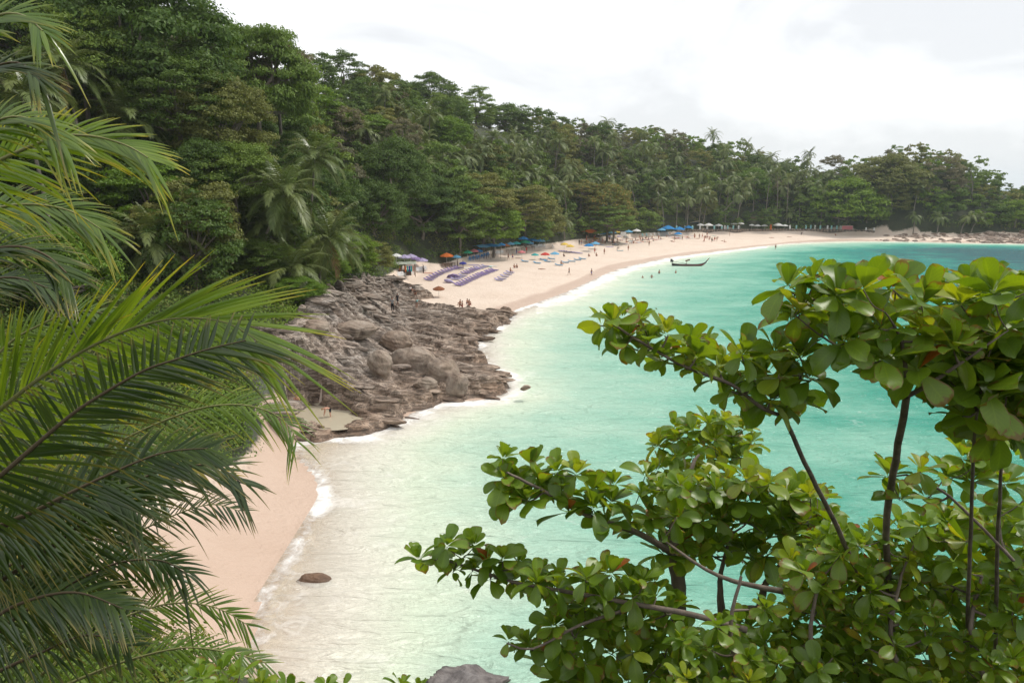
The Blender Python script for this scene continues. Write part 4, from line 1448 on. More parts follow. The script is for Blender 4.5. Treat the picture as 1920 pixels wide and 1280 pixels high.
for a in [
    (838, 499, 'orange', 24, 'orange parasol over the table at the near end of the treeline', 2.4),
    (856, 500, 'light blue', 16, 'light blue parasol touching the orange parasol', 2.3),
    (868, 505, 'dark blue', 13, 'small dark blue parasol just in front of the light blue one', 1.4),
    (877, 490, 'green', 17, 'green parasol left of the pink parasol', 2.2),
    (889, 487, 'pink', 16, 'pink parasol between the green one and the blue canopies', 2.2),
    (898, 486, 'blue', 14, 'blue parasol tucked under the left end of the blue canopy', 2.1),
    (948, 477, 'brown', 16, 'rust brown parasol right of the white plastic chairs', 2.4),
    (957, 475, 'light blue', 15, 'pale blue parasol beside the rust brown one', 2.6),
    (968, 473, 'teal', 16, 'teal parasol right of the pale blue one', 2.5),
    (984, 470, 'green', 18, 'green parasol with white parts near the stacked chairs', 2.5),
    (981, 467, 'blue', 18, 'blue parasol behind the green parasol', 3.0),
    (1000, 467, 'blue', 26, 'wide blue parasol above the dark seating corner', 2.7),
    (1012, 466, 'light blue', 18, 'blue parasol right of the widest one', 2.3),
    (1058, 470, 'yellow', 14, 'yellow parasol, left of the pair on the sand', 1.9),
    (1069, 474, 'yellow', 15, 'yellow parasol, right of the pair on the sand', 1.9),
    (978, 484, 'pink', 14, 'pale pink parasol low on the sand', 1.6),
    (1003, 487, 'teal', 13, 'small teal parasol in the middle of the mats', 1.3),
    (1022, 486, 'red', 16, 'bright red parasol among the mats', 1.3),
    (1040, 490, 'light blue', 16, 'washed out blue parasol with an orange pole', 2.0),
    (1104, 471, 'blue', 18, 'bright blue parasol on the sand below the orange canopy, left of two', 1.7),
    (1116, 467, 'light blue', 16, 'blue parasol on the sand below the orange canopy, right of two', 1.7),
    (1148, 447, 'light blue', 14, 'blue and yellow parasol between the two sign boards', 2.1),
    (1157, 446, 'yellow', 10, 'pale yellow parasol left of the second sign board', 2.1),
    (1141, 452, 'lilac', 9, 'small pale lilac parasol on the left before the boards', 1.6),
    (1160, 452, 'lilac', 8, 'small pale lilac parasol on the right before the boards', 1.6),
    (1252, 441, 'blue', 24, 'big bright blue parasol, leftmost of three', 2.6),
    (1273, 442, 'blue', 20, 'big bright blue parasol, rightmost of three', 2.5),
    (1271, 447, 'blue', 14, 'lower blue parasol in front of the big blue pair', 1.7),
    (1313, 433, 'white', 13, 'white parasol behind the white posts, first from left', 2.3),
    (1328, 433, 'white', 16, 'white parasol behind the white posts, second from left', 2.3),
    (1347, 433, 'white', 13, 'white parasol behind the white posts, third from left', 2.2),
    (1376, 430, 'white', 11, 'white parasol by the leaning trunks, left of two', 2.3),
    (1388, 430, 'white', 12, 'white parasol by the leaning trunks, right of two', 2.3),
    (1409, 431, 'white', 9, 'white parasol under the white roofed building, first', 1.9),
    (1420, 432, 'white', 11, 'white parasol under the white roofed building, second', 1.9),
    (1433, 432, 'white', 11, 'white parasol under the white roofed building, third', 1.9),
    (1458, 431, 'white', 17, 'wide white parasol right of the orange folded parasol', 1.9),
    (1471, 432, 'white', 11, 'last white parasol of the row at the right', 1.9),
    (759, 506, 'lilac', 22, 'lilac parasol at the left end of the beach bar', 2.6),
    (771, 505, 'lilac', 20, 'lilac parasol second from left at the beach bar', 2.7),
    (781, 507, 'purple', 18, 'purple parasol behind the bar', 2.5),
    (792, 509, 'lilac', 20, 'lilac parasol at the right end of the bar', 2.4),
    (744, 505, 'white', 18, 'whitish parasol above the left corner of the bar roof', 2.7),
]:
    parasol(*a[:5], h=a[5])
for px, py, col, w, tl, td, lab in [(850, 521, 'purple', 22, .5, 2.5, 'purple parasol set very low on the sand among the sunbeds'), (841, 530, 'lilac', 18, .45, 2.0, 'lilac parasol set very low in front of the sunbeds')]:
    g = beach(px, py)
    parasol(px, py, col, w, lab, h=0.35, tilt=tl, tdir=td)
g = rocksight(823, 557)
parasol(823, 557, 'brown', 20, 'dull red brown parasol standing alone beside the rocks', h=1.5, foot=g, tilt=0.1)

def canopy_tarp(px, py, wpx, dep, col, label, h=2.6, group='canopies along the treeline', rz=0.5, peak=0.5):
    """four posts and a stretched cloth roof that rises to a ridge"""
    g = beach(px, py)
    w = wpx * g.y / FPX / 2
    root = empty('canopy', g, rz)
    d = dep / 2
    V, F = [], []
    nx_, ny_ = 9, 7
    for j in range(ny_):
        for i in range(nx_):
            u, v = i / (nx_ - 1) * 2 - 1, j / (ny_ - 1) * 2 - 1
            V.append([u * w, v * d, peak * (1 - abs(v)) ** 1.0 * (1 - 0.5 * u * u) - 0.12 * (1 - u * u) * (1 - (1 - abs(v)) ** 2) + 0.05 * math.sin(5 * u + 3 * v)])
    F = grid_faces(nx_, ny_)
    link('roof_cloth', mesh_np('roof_cloth', np.array(V), F, [fab(col, COLR[col])]), root, (0, 0, h))
    for sx_ in (-1, 1):
        for sy_ in (-1, 1):
            link('post', tubes('post', [([(sx_ * w * .96, sy_ * d * .95, -.3), (sx_ * w * .96, sy_ * d * .95, h)], [0.05, 0.045])], M_WOOD), root)
    return tag(root, label, 'canopy', group)
canopy_tarp(903, 484, 24, 4.5, 'light blue', 'sky blue cloth canopy on poles, left of two joined ones', 3.0)
canopy_tarp(918, 482, 30, 5, 'blue', 'deeper blue cloth canopy on poles, right of two joined ones', 3.0)
canopy_tarp(1106, 450, 26, 5.0, 'orange', 'orange peaked canopy shelter beside the white sign board', 2.6, peak=1.0)
canopy_tarp(1116, 452, 10, 3.0, 'yellow', 'low yellow awning right under the orange canopy', 0.9, peak=0.2)

# --- sunbeds and mats
def bed_meshes(col):
    m = fab(col, COLR[col])
    mat_ = []
    g = Geo(); g.add(*box_np((0, -0.3, 0.20), (0.66, 1.35, 0.09))); g.add(*box_np((0, -0.3, 0.245), (0.60, 1.28, 0.05)))
    mattress = g.mesh('mattress', [m])
    ro = Matrix.Rotation(R(22), 3, 'X')
    g = Geo(); g.add(*box_np((0, 0.70, 0.36), (0.66, 0.72, 0.08), ro)); g.add(*box_np((0, 0.86, 0.47), (0.5, 0.24, 0.08), ro))
    back = g.mesh('backrest', [m])
    return mattress, back
FRAME = boxes('frame', [((-.3, 0, .12), (.05, 1.9, .06)), ((.3, 0, .12), (.05, 1.9, .06)), ((0, -.9, .12), (.6, .05, .06)), ((0, .3, .12), (.6, .05, .06))], M_POLE)
BLEG = boxes('leg', [((0, 0, .05), (.05, .05, .14))], M_POLE)
BEDS = {}
def sunbed(px, py, col, label, group, rz):
    if col not in BEDS:
        a, b = bed_meshes(col)
        root = empty('sunbed')
        link('mattress', a, root); link('backrest', b, root); link('frame', FRAME, root)
        for x in (-.3, .3):
            for y in (-.85, .75): link('leg', BLEG, root, (x, y, 0))
        BEDS[col] = [root, False]
    proto_, used_ = BEDS[col]
    o = proto_ if not used_ else copy_tree(proto_)
    BEDS[col][1] = True
    g = beach(px, py)
    o.location = g
    o.rotation_euler = (0, 0, rz)
    tag(o, label, 'sunbed', group)

rows = [
    (803, 526, 823, 515, 5, 'purple', 'nearest the rocks'), (829, 512, 861, 502, 7, 'purple', 'behind the low purple parasol'), (872, 514, 895, 504, 6, 'purple', 'in the middle of the field'),
    (859, 536, 894, 520, 8, 'purple', 'nearest the water on the left'), (899, 518, 927, 507, 8, 'purple', 'in the middle front'), (935, 527, 957, 512, 5, 'lilac', 'standing alone on the right'),
    (853, 525, 868, 518, 4, 'lilac', 'under the low purple parasol'), (896, 505, 910, 500, 4, 'lilac', 'beside the long pale cloths'),
]
for x0, y0, x1, y1, n, col, where in rows:
    for i in range(n):
        f = i / (n - 1)
        sunbed(x0 + (x1 - x0) * f + rng.normal(0, .3), y0 + (y1 - y0) * f + rng.normal(0, .25), col, f'low {col} sunbed in the row {where}, {ORD[i]} from left', f'sunbeds in the row {where}', R(-118) + rng.normal(0, .08) + math.pi)
for i, (px, py) in enumerate([(1007, 494), (1020, 488), (1026, 491), (1048, 498), (1060, 493), (1072, 491), (1083, 488), (1092, 486), (984, 491), (1034, 486)]):
    sunbed(px, py, 'light blue', 'light blue sunbed in the scattered line nearest the water', 'light blue sunbeds', R(70) + rng.normal(0, .2))
for i in range(8):
    sunbed(1054 + i * 4.6, 472.5 + i * 0.35 + rng.normal(0, .5), 'lilac', f'pale lilac sunbed in the row below the yellow parasols, {ORD[i]} from left', 'lilac sunbeds below the yellow parasols', R(75) + rng.normal(0, .1))

TOWELS = {}
def towel(px, py, col, label, group, rz, sz=(0.95, 1.9)):
    if col not in TOWELS:
        V, n = [], 7
        for j in range(n):
            for i in range(4):
                u, v = i / 3 - .5, j / (n - 1) - .5
                V.append([u * sz[0], v * sz[1], 0.05 + 0.02 * math.sin(7 * v + 2 * u) + 0.012 * math.cos(9 * u)])
        g = Geo(); g.add(np.array(V), grid_faces(4, n))
        TOWELS[col] = g.mesh('beach_towel', [fab(col, COLR[col])])
    o = link('beach_towel', TOWELS[col], loc=beach(px, py), rz=rz)
    return tag(o, label, 'towel', group)
TWC = ['salmon', 'pink', 'light blue', 'orange', 'lilac', 'white', 'teal', 'salmon']
for i in range(62):
    px = rng.uniform(1085, 1245) if i < 44 else rng.uniform(1250, 1345)
    lo = np.interp(px, [1085, 1160, 1245, 1345], [465, 459, 450, 447])
    hi = np.interp(px, [1085, 1160, 1245, 1345], [454, 449, 444, 440])
    col = TWC[int(rng.integers(8))]
    w = 'below the sign boards' if px < 1180 else ('below the row of pale chairs' if px < 1250 else 'right of the blue parasols')
    towel(px, rng.uniform(hi, lo), col, f'{col} beach towel on the sand {w}', f'{col} towels {w}', rng.normal(R(75), .35))
for px, py, col, lab in [(878, 503, 'white', 'long white cloth spread on the sand behind the purple sunbeds'), (888, 497, 'lilac', 'long pale lilac cloth on the sand behind the white cloth'), (1143, 463, 'lilac', 'pale lilac mat lying alone below the crowd'),
                         (912, 500, 'turquoise', 'turquoise and white cloth heap by the purple sunbeds'), (922, 499, 'white', 'white cloth heap beside the turquoise one'), (800, 512, 'salmon', 'reddish cloth on the sand by the bar chairs')]:
    g = beach(px, py)
    o = towel(px, py, col, lab, None, R(100))
    o.scale = (1.6, 1.4, 1.5)

# --- plastic chairs
def chair_parts(mat):
    seat = boxes('seat', [((0, 0, .42), (.46, .44, .035))], mat)
    g = Geo()
    ro = Matrix.Rotation(R(-14), 3, 'X')
    for x in (-.18, -.06, .06, .18): g.add(*box_np((x, .27, .68), (.085, .03, .5), ro))
    g.add(*box_np((0, .33, .93), (.48, .035, .07), ro)); g.add(*box_np((0, .22, .47), (.46, .035, .06), ro))
    back = g.mesh('backrest', [mat])
    leg = tubes('leg', [([(0, 0, 0), (0, 0, .42)], [.025, .03])], mat, 5)
    arm = boxes('armrest', [((0, -.02, .64), (.05, .44, .03)), ((0, -.21, .53), (.04, .04, .22))], mat)
    return seat, back, leg, arm
CH = {}
def chair(px, py, col, label, group, rz, lean=0.0, foot=None):
    if col not in CH:
        s_, b_, l_, a_ = chair_parts(M_PLASTIC if col == 'white' else simple(col + '_plastic', COLR[col], 0.4, .05))
        root = empty('chair')
        link('seat', s_, root); link('backrest', b_, root)
        for x in (-.2, .2):
            for y in (-.2, .2): link('leg', l_, root, (x, y, 0))
            link('armrest', a_, root, (x * 1.2, 0, 0))
        CH[col] = [root, False]
    p_, u_ = CH[col]
    o = p_ if not u_ else copy_tree(p_)
    CH[col][1] = True
    o.location = foot if foot is not None else beach(px, py)
    o.rotation_euler = (lean, 0, rz)
    o.scale = (1.15,) * 3
    return tag(o, label, 'chair', group)
for i in range(9): chair(749 + i * 3.0, 521 - i * .65, 'white', f'white plastic chair in the row in front of the beach bar, {ORD[i]} from left', 'white chairs in front of the bar', R(30) + rng.normal(0, .15))
for i in range(7): chair(783 + i * 2.6, 511.5 - i * .55, 'white', f'white plastic chair in the second row right of the bar, {ORD[i]} from left', 'white chairs right of the bar', R(30) + rng.normal(0, .2))
for i in range(7): chair(929 + i * 2.4, 479 - i * .45, 'white', f'white plastic chair right of the blue canopies, {ORD[i]} from left', 'white chairs right of the blue canopies', R(20) + rng.normal(0, .3))
for i in range(10): chair(1001 + i * 2.3, 465.5 - i * .12 + rng.normal(0, .3), 'white', f'white plastic chair in the line under the widest blue parasol, {ORD[i]} from left', 'white chairs under the blue parasol', rng.uniform(0, 6))
chair(1037, 464.5, 'white', 'single white plastic chair apart on the sand left of the yellow parasols', None, 2.0)
for i, px in enumerate([1205, 1213, 1221, 1228, 1236]): chair(px, 443.5 - i * .25, 'turquoise' if i < 2 else 'white', f"{'turquoise' if i < 2 else 'white'} beach chair in the row at the back of the sand, {ORD[i]} from left", 'beach chairs at the back of the sand', R(20))
for i in range(12): chair(880 + i * 3.4 + rng.normal(0, .6), 490 - i * .8 + rng.normal(0, .3), 'blue', f'blue plastic chair in the shade of the blue canopies, {ORD[i]} from left', 'blue chairs under the blue canopies', rng.uniform(0, 6))

# --- small tables in the shade, and more shade along the trees
TT = {}
def table(px, py, label, group, rz=0.0):
    g = beach(px, py)
    if not TT:
        TT['t'] = boxes('tabletop', [((0, 0, .72), (.95, .95, .05))], M_WOOD)
        TT['l'] = tubes('leg', [([(0, 0, -.1), (0, 0, .72)], [.04, .04])], M_WOOD, 5)
    root = empty('table', g, rz)
    link('tabletop', TT['t'], root)
    for x in (-.38, .38):
        for y in (-.38, .38): link('leg', TT['l'], root, (x, y, 0))
    return tag(root, label, 'table', group)
for i in range(4): table(832 + i * 6, 501 - i * .7, f'small wooden table in the shade of the orange parasol, {ORD[i]} from left', 'tables under the orange parasol', i)
for i in range(7): table(884 + i * 7, 488 - i * 1.2, f'small wooden table in the shade of the blue canopies, {ORD[i]} from left', 'tables under the blue canopies', i)
for i in range(6): table(952 + i * 9.5, 474 - i * 1.4, f'small wooden table under the small coloured parasols, {ORD[i]} from left', 'tables under the coloured parasols', i)
for i, (px, py, c) in enumerate([(930, 476, 'light blue'), (940, 474, 'blue'), (993, 470, 'light blue'), (1022, 464, 'blue'), (1130, 450, 'blue'), (1178, 446, 'light blue'), (1193, 444, 'white'), (1240, 442, 'light blue'), (1290, 437, 'blue')]):
    parasol(px, py, c, 15, f'{c} parasol at the back of the sand against the dark trees, {ORD[i]} from left', h=2.2)

# --- the beach bar at the near end
g = beach(757, 516)
bar = empty('beach_bar', g + Vector((0, 0.8, 0)), R(12))
rv = []
for j in range(5):
    for i in range(9): rv.append([(i / 8 - .5) * 4.6, (j / 4 - .5) * 3.2, 0.35 * (1 - abs(j / 2 - 1)) + 0.05 * math.sin(i * 2.1 + j)])
link('roof', mesh_np('roof', np.array(rv), grid_faces(9, 5), [simple('grey_roof_sheet', (0.27, 0.29, 0.24), 0.8, .2)]), bar, (0, 0, 2.25))
for x in (-2.1, 0.1, 2.1):
    for y in (-1.4, 1.4): link('post', tubes('post', [([(x, y, -.3), (x, y, 2.3)], [.07, .06])], M_WOOD), bar)
link('counter', boxes('counter', [((-.3, -1.0, .5), (3.2, .5, 1.0)), ((-.3, -1.0, 1.04), (3.4, .62, .06))], M_DWOOD), bar)
link('back_wall', boxes('back_wall', [((-1.3, 1.35, 1.1), (1.8, .08, 2.2)), ((-2.2, 0.3, 1.1), (.08, 2.1, 2.2))], simple('dark_boarding', (0.06, 0.045, 0.05), .8)), bar)
for i, (x, c) in enumerate([(0.6, 'teal'), (1.0, 'dark blue'), (1.35, 'teal'), (1.7, 'salmon'), (-.9, 'brown'), (0.2, 'orange')]):
    link('hanging_towel', boxes('hanging_towel', [((x, -1.46, 1.35), (.3, .03, 1.1))], fab(c, COLR[c])), bar)['label'] = f'{c} towel hanging from the bar roof'
tag(bar, 'open beach bar with a grey sheet roof and hanging towels beside the rocks', 'beach bar')

# --- white and turquoise posts, low wall, banner, boards, buildings at the far end
WALLPX = [(1268, 434.5), (1310, 434), (1360, 433.5), (1400, 433.5), (1450, 433), (1520, 433), (1590, 434.5), (1640, 436.5)]
wp = [beach(*p) for p in WALLPX]
stones = [rock_mesh('stone', 1, 800 + i, (0.55, 0.34, 0.36), 1.0, 0.6, M_BOULDER, .1) for i in range(5)]
wall = empty('stone_wall', wp[3])
V, F = [], []
for i, p in enumerate(wp):
    for dy, z in ((0, -.6), (0, .75), (.5, .85), (.5, -.6)): V.append(list(p - wp[3] + Vector((0, dy, z))))
for i in range(len(wp) - 1):
    for k in range(4): F.append([i * 4 + k, (i + 1) * 4 + k, (i + 1) * 4 + (k + 1) % 4, i * 4 + (k + 1) % 4])
link('wall_core', mesh_np('wall_core', np.array(V), np.array(F), [rockmat('dark_wall_stone', (0.05, .045, .04), (.10, .09, .08), (.16, .14, .12), None, False)]), wall)
for i in range(len(wp) - 1):
    L = (wp[i + 1] - wp[i]).length
    for k in range(int(L / 1.1)):
        f = (k + .5) / int(L / 1.1)
        q = wp[i].lerp(wp[i + 1], f) - wp[3]
        for z in (0.12, 0.62):
            o = link('stone', stones[rng.integers(5)], wall, q + Vector((rng.normal(0, .15), -.05, z)), rng.normal(0, .2))
            o.scale = (rng.uniform(.8, 1.2),) * 3
tag(wall, 'low dark stone wall along the back of the far beach', 'wall')
POST = boxes('panel', [((0, 0, 1.0), (.55, .12, 1.9))], M_TQPAINT), boxes('panel', [((0, 0, 1.0), (.55, .12, 1.9))], M_WHITEPAINT)
BAR = tubes('stake', [([(0, .1, -.4), (0, .1, 2.1)], [.05, .05])], M_POLE, 5)
NUM = ORD + ['thirteenth', 'fourteenth', 'fifteenth', 'sixteenth', 'seventeenth', 'eighteenth', 'nineteenth', 'twentieth', 'twenty first', 'twenty second', 'twenty third']
pxs = [1269, 1285, 1299, 1313, 1326.5, 1340, 1354, 1359.5, 1365, 1375.5, 1385.5, 1482, 1494, 1512, 1521, 1529, 1539, 1552.5, 1560, 1570, 1577, 1625, 1640]
cl = 'tttttttwtttwtttwtwttwww'
cl = 'twtwwttwttwwtttwtwttwww'
for i, px in enumerate(pxs):
    b = beach(px, np.interp(px, [1268, 1400, 1520, 1640], [434.3, 433.2, 432.7, 436])) + Vector((0, 0.75, 0))
    root = empty('beach_post', b, rng.normal(0, .15))
    s = 1.15 if px < 1600 else .95
    root.scale = (s, s, s)
    link('panel', POST[0 if cl[i] == 't' else 1], root)
    link('stake', BAR, root)
    tag(root, f"{'turquoise' if cl[i] == 't' else 'white'} upright board by the far beach wall, {NUM[i]} from left", 'post', 'white and turquoise boards along the far beach')
def board(px, py, wpx, hpx, base, mat, name, label, cat, legs=True, matp=M_POLE, up=0.0):
    b = beach(px, base)
    k = b.y / FPX
    w, h = wpx * k, hpx * k
    zc = at(px, py, b.y).z - b.z
    root = empty(name, b)
    link('panel', boxes('panel', [((0, 0, zc), (w, .06, h))], mat), root)
    link('rim', boxes('rim', [((0, 0, zc + h / 2), (w + .1, .09, .06)), ((0, 0, zc - h / 2), (w + .1, .09, .06)), ((-w / 2, 0, zc), (.06, .09, h)), ((w / 2, 0, zc), (.06, .09, h))], matp), root)
    for x in ((-w * .38, w * .38) if w > 1.9 else (0,)):
        link('post', tubes('post', [([(x, .08, -.3), (x, .08, zc + h / 2)], [.06, .05])], matp, 6), root)
    return tag(root, label, cat)
board(1125, 437, 9, 6.5, 449, M_WHITEPAINT, 'sign_board', 'blank looking white sign board on one post right of the orange canopy', 'sign')
board(1168.5, 438.5, 10, 7, 446, M_WHITEPAINT, 'sign_board', 'white notice board on two posts behind the crowded sand', 'sign')
tb = board(1588, 427, 20, 7, 433.5, fab('pink', COLR['pink']), 'banner', 'faded pink banner stretched at the end of the row of boards', 'banner')
# white roofed building
b = beach(1431, 431) + Vector((0, 7, 0))
k = b.y / FPX
bd = empty('beach_restaurant', b)
bd.location.z = hgt(b.x, b.y)
z0 = at(1431, 420.5, b.y).z - bd.location.z
w = 42 * k
g_ = Geo()
for i in range(22):
    x = (i + .5) / 22 * w - w / 2
    g_.add(*box_np((x, 0.6, z0 + .75 + (.03 if i % 2 else 0)), (w / 22, 4.6, .09), Matrix.Rotation(R(24), 3, 'X')))
link('roof', g_.mesh('roof', [simple('pale_roof_sheet', (.55, .57, .56), .5, .1)]), bd)
for x in np.linspace(-w / 2 + .3, w / 2 - .3, 6): link('post', tubes('post', [([(x, -1.4, -1), (x, -1.4, z0)], [.09, .08])], M_WOOD), bd)
link('back_wall', boxes('back_wall', [((0, 2.2, z0 / 2), (w * .96, .15, z0))], M_DWOOD), bd)
link('counter', boxes('counter', [((0, .6, .5), (w * .7, .6, 1.0))], M_WOOD), bd)
tag(bd, 'open beach restaurant with a pale sheet roof under the tall straight palms', 'building')
# blue hut with slanted roof
b = beach(1307, 433) + Vector((0, 5, 0)); k = b.y / FPX
hut = empty('hut', (b.x, b.y, hgt(b.x, b.y)), -.1)
zr = at(1307, 417, b.y).z - hut.location.z
w = 15 * k
mh = simple('dark_blue_boarding', (.03, .06, .11), .8, .2)
for i in range(9):
    x = (i + .5) / 9 * w - w / 2
    link('plank', boxes('plank', [((x, -1.2, zr / 2), (w / 9 * .93, .06, zr))], mh), hut)
link('wall', boxes('wall', [((0, 1.2, zr / 2), (w, .1, zr)), ((-w / 2, 0, zr / 2), (.1, 2.3, zr)), ((w / 2, 0, zr / 2), (.1, 2.3, zr))], mh), hut)
link('roof', boxes('roof', [((0, 0, zr + .25), (w * 1.2, 3.4, .1), Matrix.Rotation(R(-9), 3, 'Y'))], simple('straw_roof', (.36, .33, .24), .9, .2)), hut)
tag(hut, 'dark blue boarded hut with a slanted straw coloured roof behind the white boards', 'hut')
# folded orange parasol
b = beach(1444.5, 433)
fp_ = empty('folded_parasol', b)
link('pole', tubes('pole', [([(0, 0, -.3), (0, 0, 2.9)], [.05, .04])], M_POLE), fp_)
link('canopy', tubes('canopy', [([(0, 0, .5), (0, 0, .8), (0, 0, 1.5), (0, 0, 2.3), (0, 0, 2.8)], [.30, .48, .42, .36, .08])], fab('orange', COLR['orange']), 9), fp_)
tag(fp_, 'tall folded orange parasol in front of the open beach restaurant', 'parasol')

# --- boats
def boat(px, py, length_px, label, hull, rim, rz=0.0, longtail=False, name='longtail_boat'):
    b = atz(px, py) if longtail else beach(px, py)
    L = length_px * b.y / FPX
    root = empty(name, b, rz)
    n, m = 22, 9
    B, D = L * 0.075 if longtail else L * .16, L * 0.055 if longtail else L * .1
    def ring(t, off):
        x = (t - .5) * L
        s = 2 * t - 1
        wv = B * max(0.03, (1 - abs(s) ** 2.6)) * (1.0 if s < 0 or not longtail else (1 - .25 * s))
        if longtail and s < -.75: wv = max(wv, B * .55)
        shear = (L * .095 * max(0, s) ** 4.5 + L * .03 * max(0, -s) ** 3) if longtail else L * .04 * s * s
        keel = (L * .085 * max(0, s) ** 7) if longtail else 0
        out_ = []
        for k in range(m):
            a = math.pi * k / (m - 1)
            yy, zz = -math.cos(a) * (wv - off), -math.sin(a) ** .7 * (D + .25 * D)
            ztop = D * .75 + shear
            z = ztop + (zz + off * 1.5 if abs(zz) > 1e-6 else 0) * (1 - .55 * max(0, s) ** 5)
            out_.append([x, yy, max(z, keel - D * .6 + off)])
        return out_
    Vo = np.array([ring(i / (n - 1), 0) for i in range(n)]).reshape(-1, 3)
    Vi = np.array([ring(i / (n - 1), 0.07) for i in range(n)]).reshape(-1, 3)
    Vi[:, 2] += 0.0
    link('hull', mesh_np('hull', Vo, grid_faces(m, n), [hull], True), root)
    link('inner_hull', mesh_np('inner_hull', Vi, grid_faces(m, n), [rim], True), root)
    for side in (0, m - 1):
        pts = [Vo[i * m + side] + np.array([0, 0, .02]) for i in range(n)]
        link('gunwale', mesh_np('gunwale', *tube(pts, [L * .006] * n, 5), [hull]), root)
    for t in ((.2, .35, .5, .62, .75) if longtail else (.35, .6)):
        x = (t - .5) * L
        link('bench', boxes('bench', [((x, 0, D * .62), (.22, B * 1.7, .05))], M_WOOD), root)
    return tag(root, label, 'boat'), L, B, D
HULL = simple('dark_hull_paint', (.045, .035, .035), .4, .3)
INNER = simple('grey_blue_deck', (.30, .35, .38), .6, .15)
REDB = simple('red_stripe', (.28, .05, .045), .5, .15)
lt, L, B, D = boat(1292, 498.5, 64, 'dark longtail boat with a raised prow anchored off the long beach', HULL, INNER, -.06, True)
def bx_(t): return (t - .5) * L
link('prow', tubes('prow', [([(bx_(.965), 0, D * .75 + L * .06), (bx_(1.0), 0, D * .75 + L * .105), (bx_(1.045), 0, D * .75 + L * .165), (bx_(1.08), 0, D * .75 + L * .20)], [.16, .13, .10, .05])], HULL), lt)
link('prow_cloth', tubes('prow_cloth', [([(bx_(1.02), 0, D * .75 + L * .13), (bx_(1.045), 0, D * .75 + L * .165)], [.15, .14])], fab('salmon', COLR['salmon'])), lt)
link('stripe', tubes('stripe', [([(bx_(t), -B * 1.0 * (1 - abs(2 * t - 1) ** 2.6) - .03, D * .42 + L * .07 * max(0, 2 * t - 1) ** 4) for t in np.linspace(.2, .94, 12)], [.07] * 12)], REDB, 5), lt)
eng = link('engine', boxes('engine', [((bx_(-.005), 0, D + .75), (.75, .45, .5)), ((bx_(-.02), 0, D + 1.1), (.5, .35, .28))], simple('engine_metal', (.05, .05, .05), .5)), lt)
link('engine_mount', tubes('engine_mount', [([(bx_(.02), 0, D * .3), (bx_(.0), 0, D + .6)], [.08, .07])], M_DWOOD), lt)
link('tail_shaft', tubes('tail_shaft', [([(bx_(.0), 0, D + .7), (bx_(.35), .3, D + .15)], [.05, .04]), ([(bx_(.3), -.1, D + .25), (bx_(.42), -.1, D + .1)], [.05, .05])], M_DWOOD), lt)
g_ = Geo(); g_.add(*tube([(bx_(.42), 0, D * .4), (bx_(.43), 0, D + .75)], [.07, .07], 6)); g_.add(*box_np((bx_(.45), 0, D + .95), (1.1, .7, .3), Matrix.Rotation(R(-18), 3, 'Y')))
link('deck_frame', g_.mesh('deck_frame', [M_WOOD]), lt)
boat(1154, 460.5, 13, 'small white and black boat pulled up on the sand below the sign boards', HULL, M_WHITEPAINT, .1, False, 'small_boat')
boat(1163, 470.5, 13, 'small pale blue and white boat lying on the open sand below the crowd', simple('pale_blue_paint', (.35, .48, .52), .5), M_WHITEPAINT, .2, False, 'small_boat')

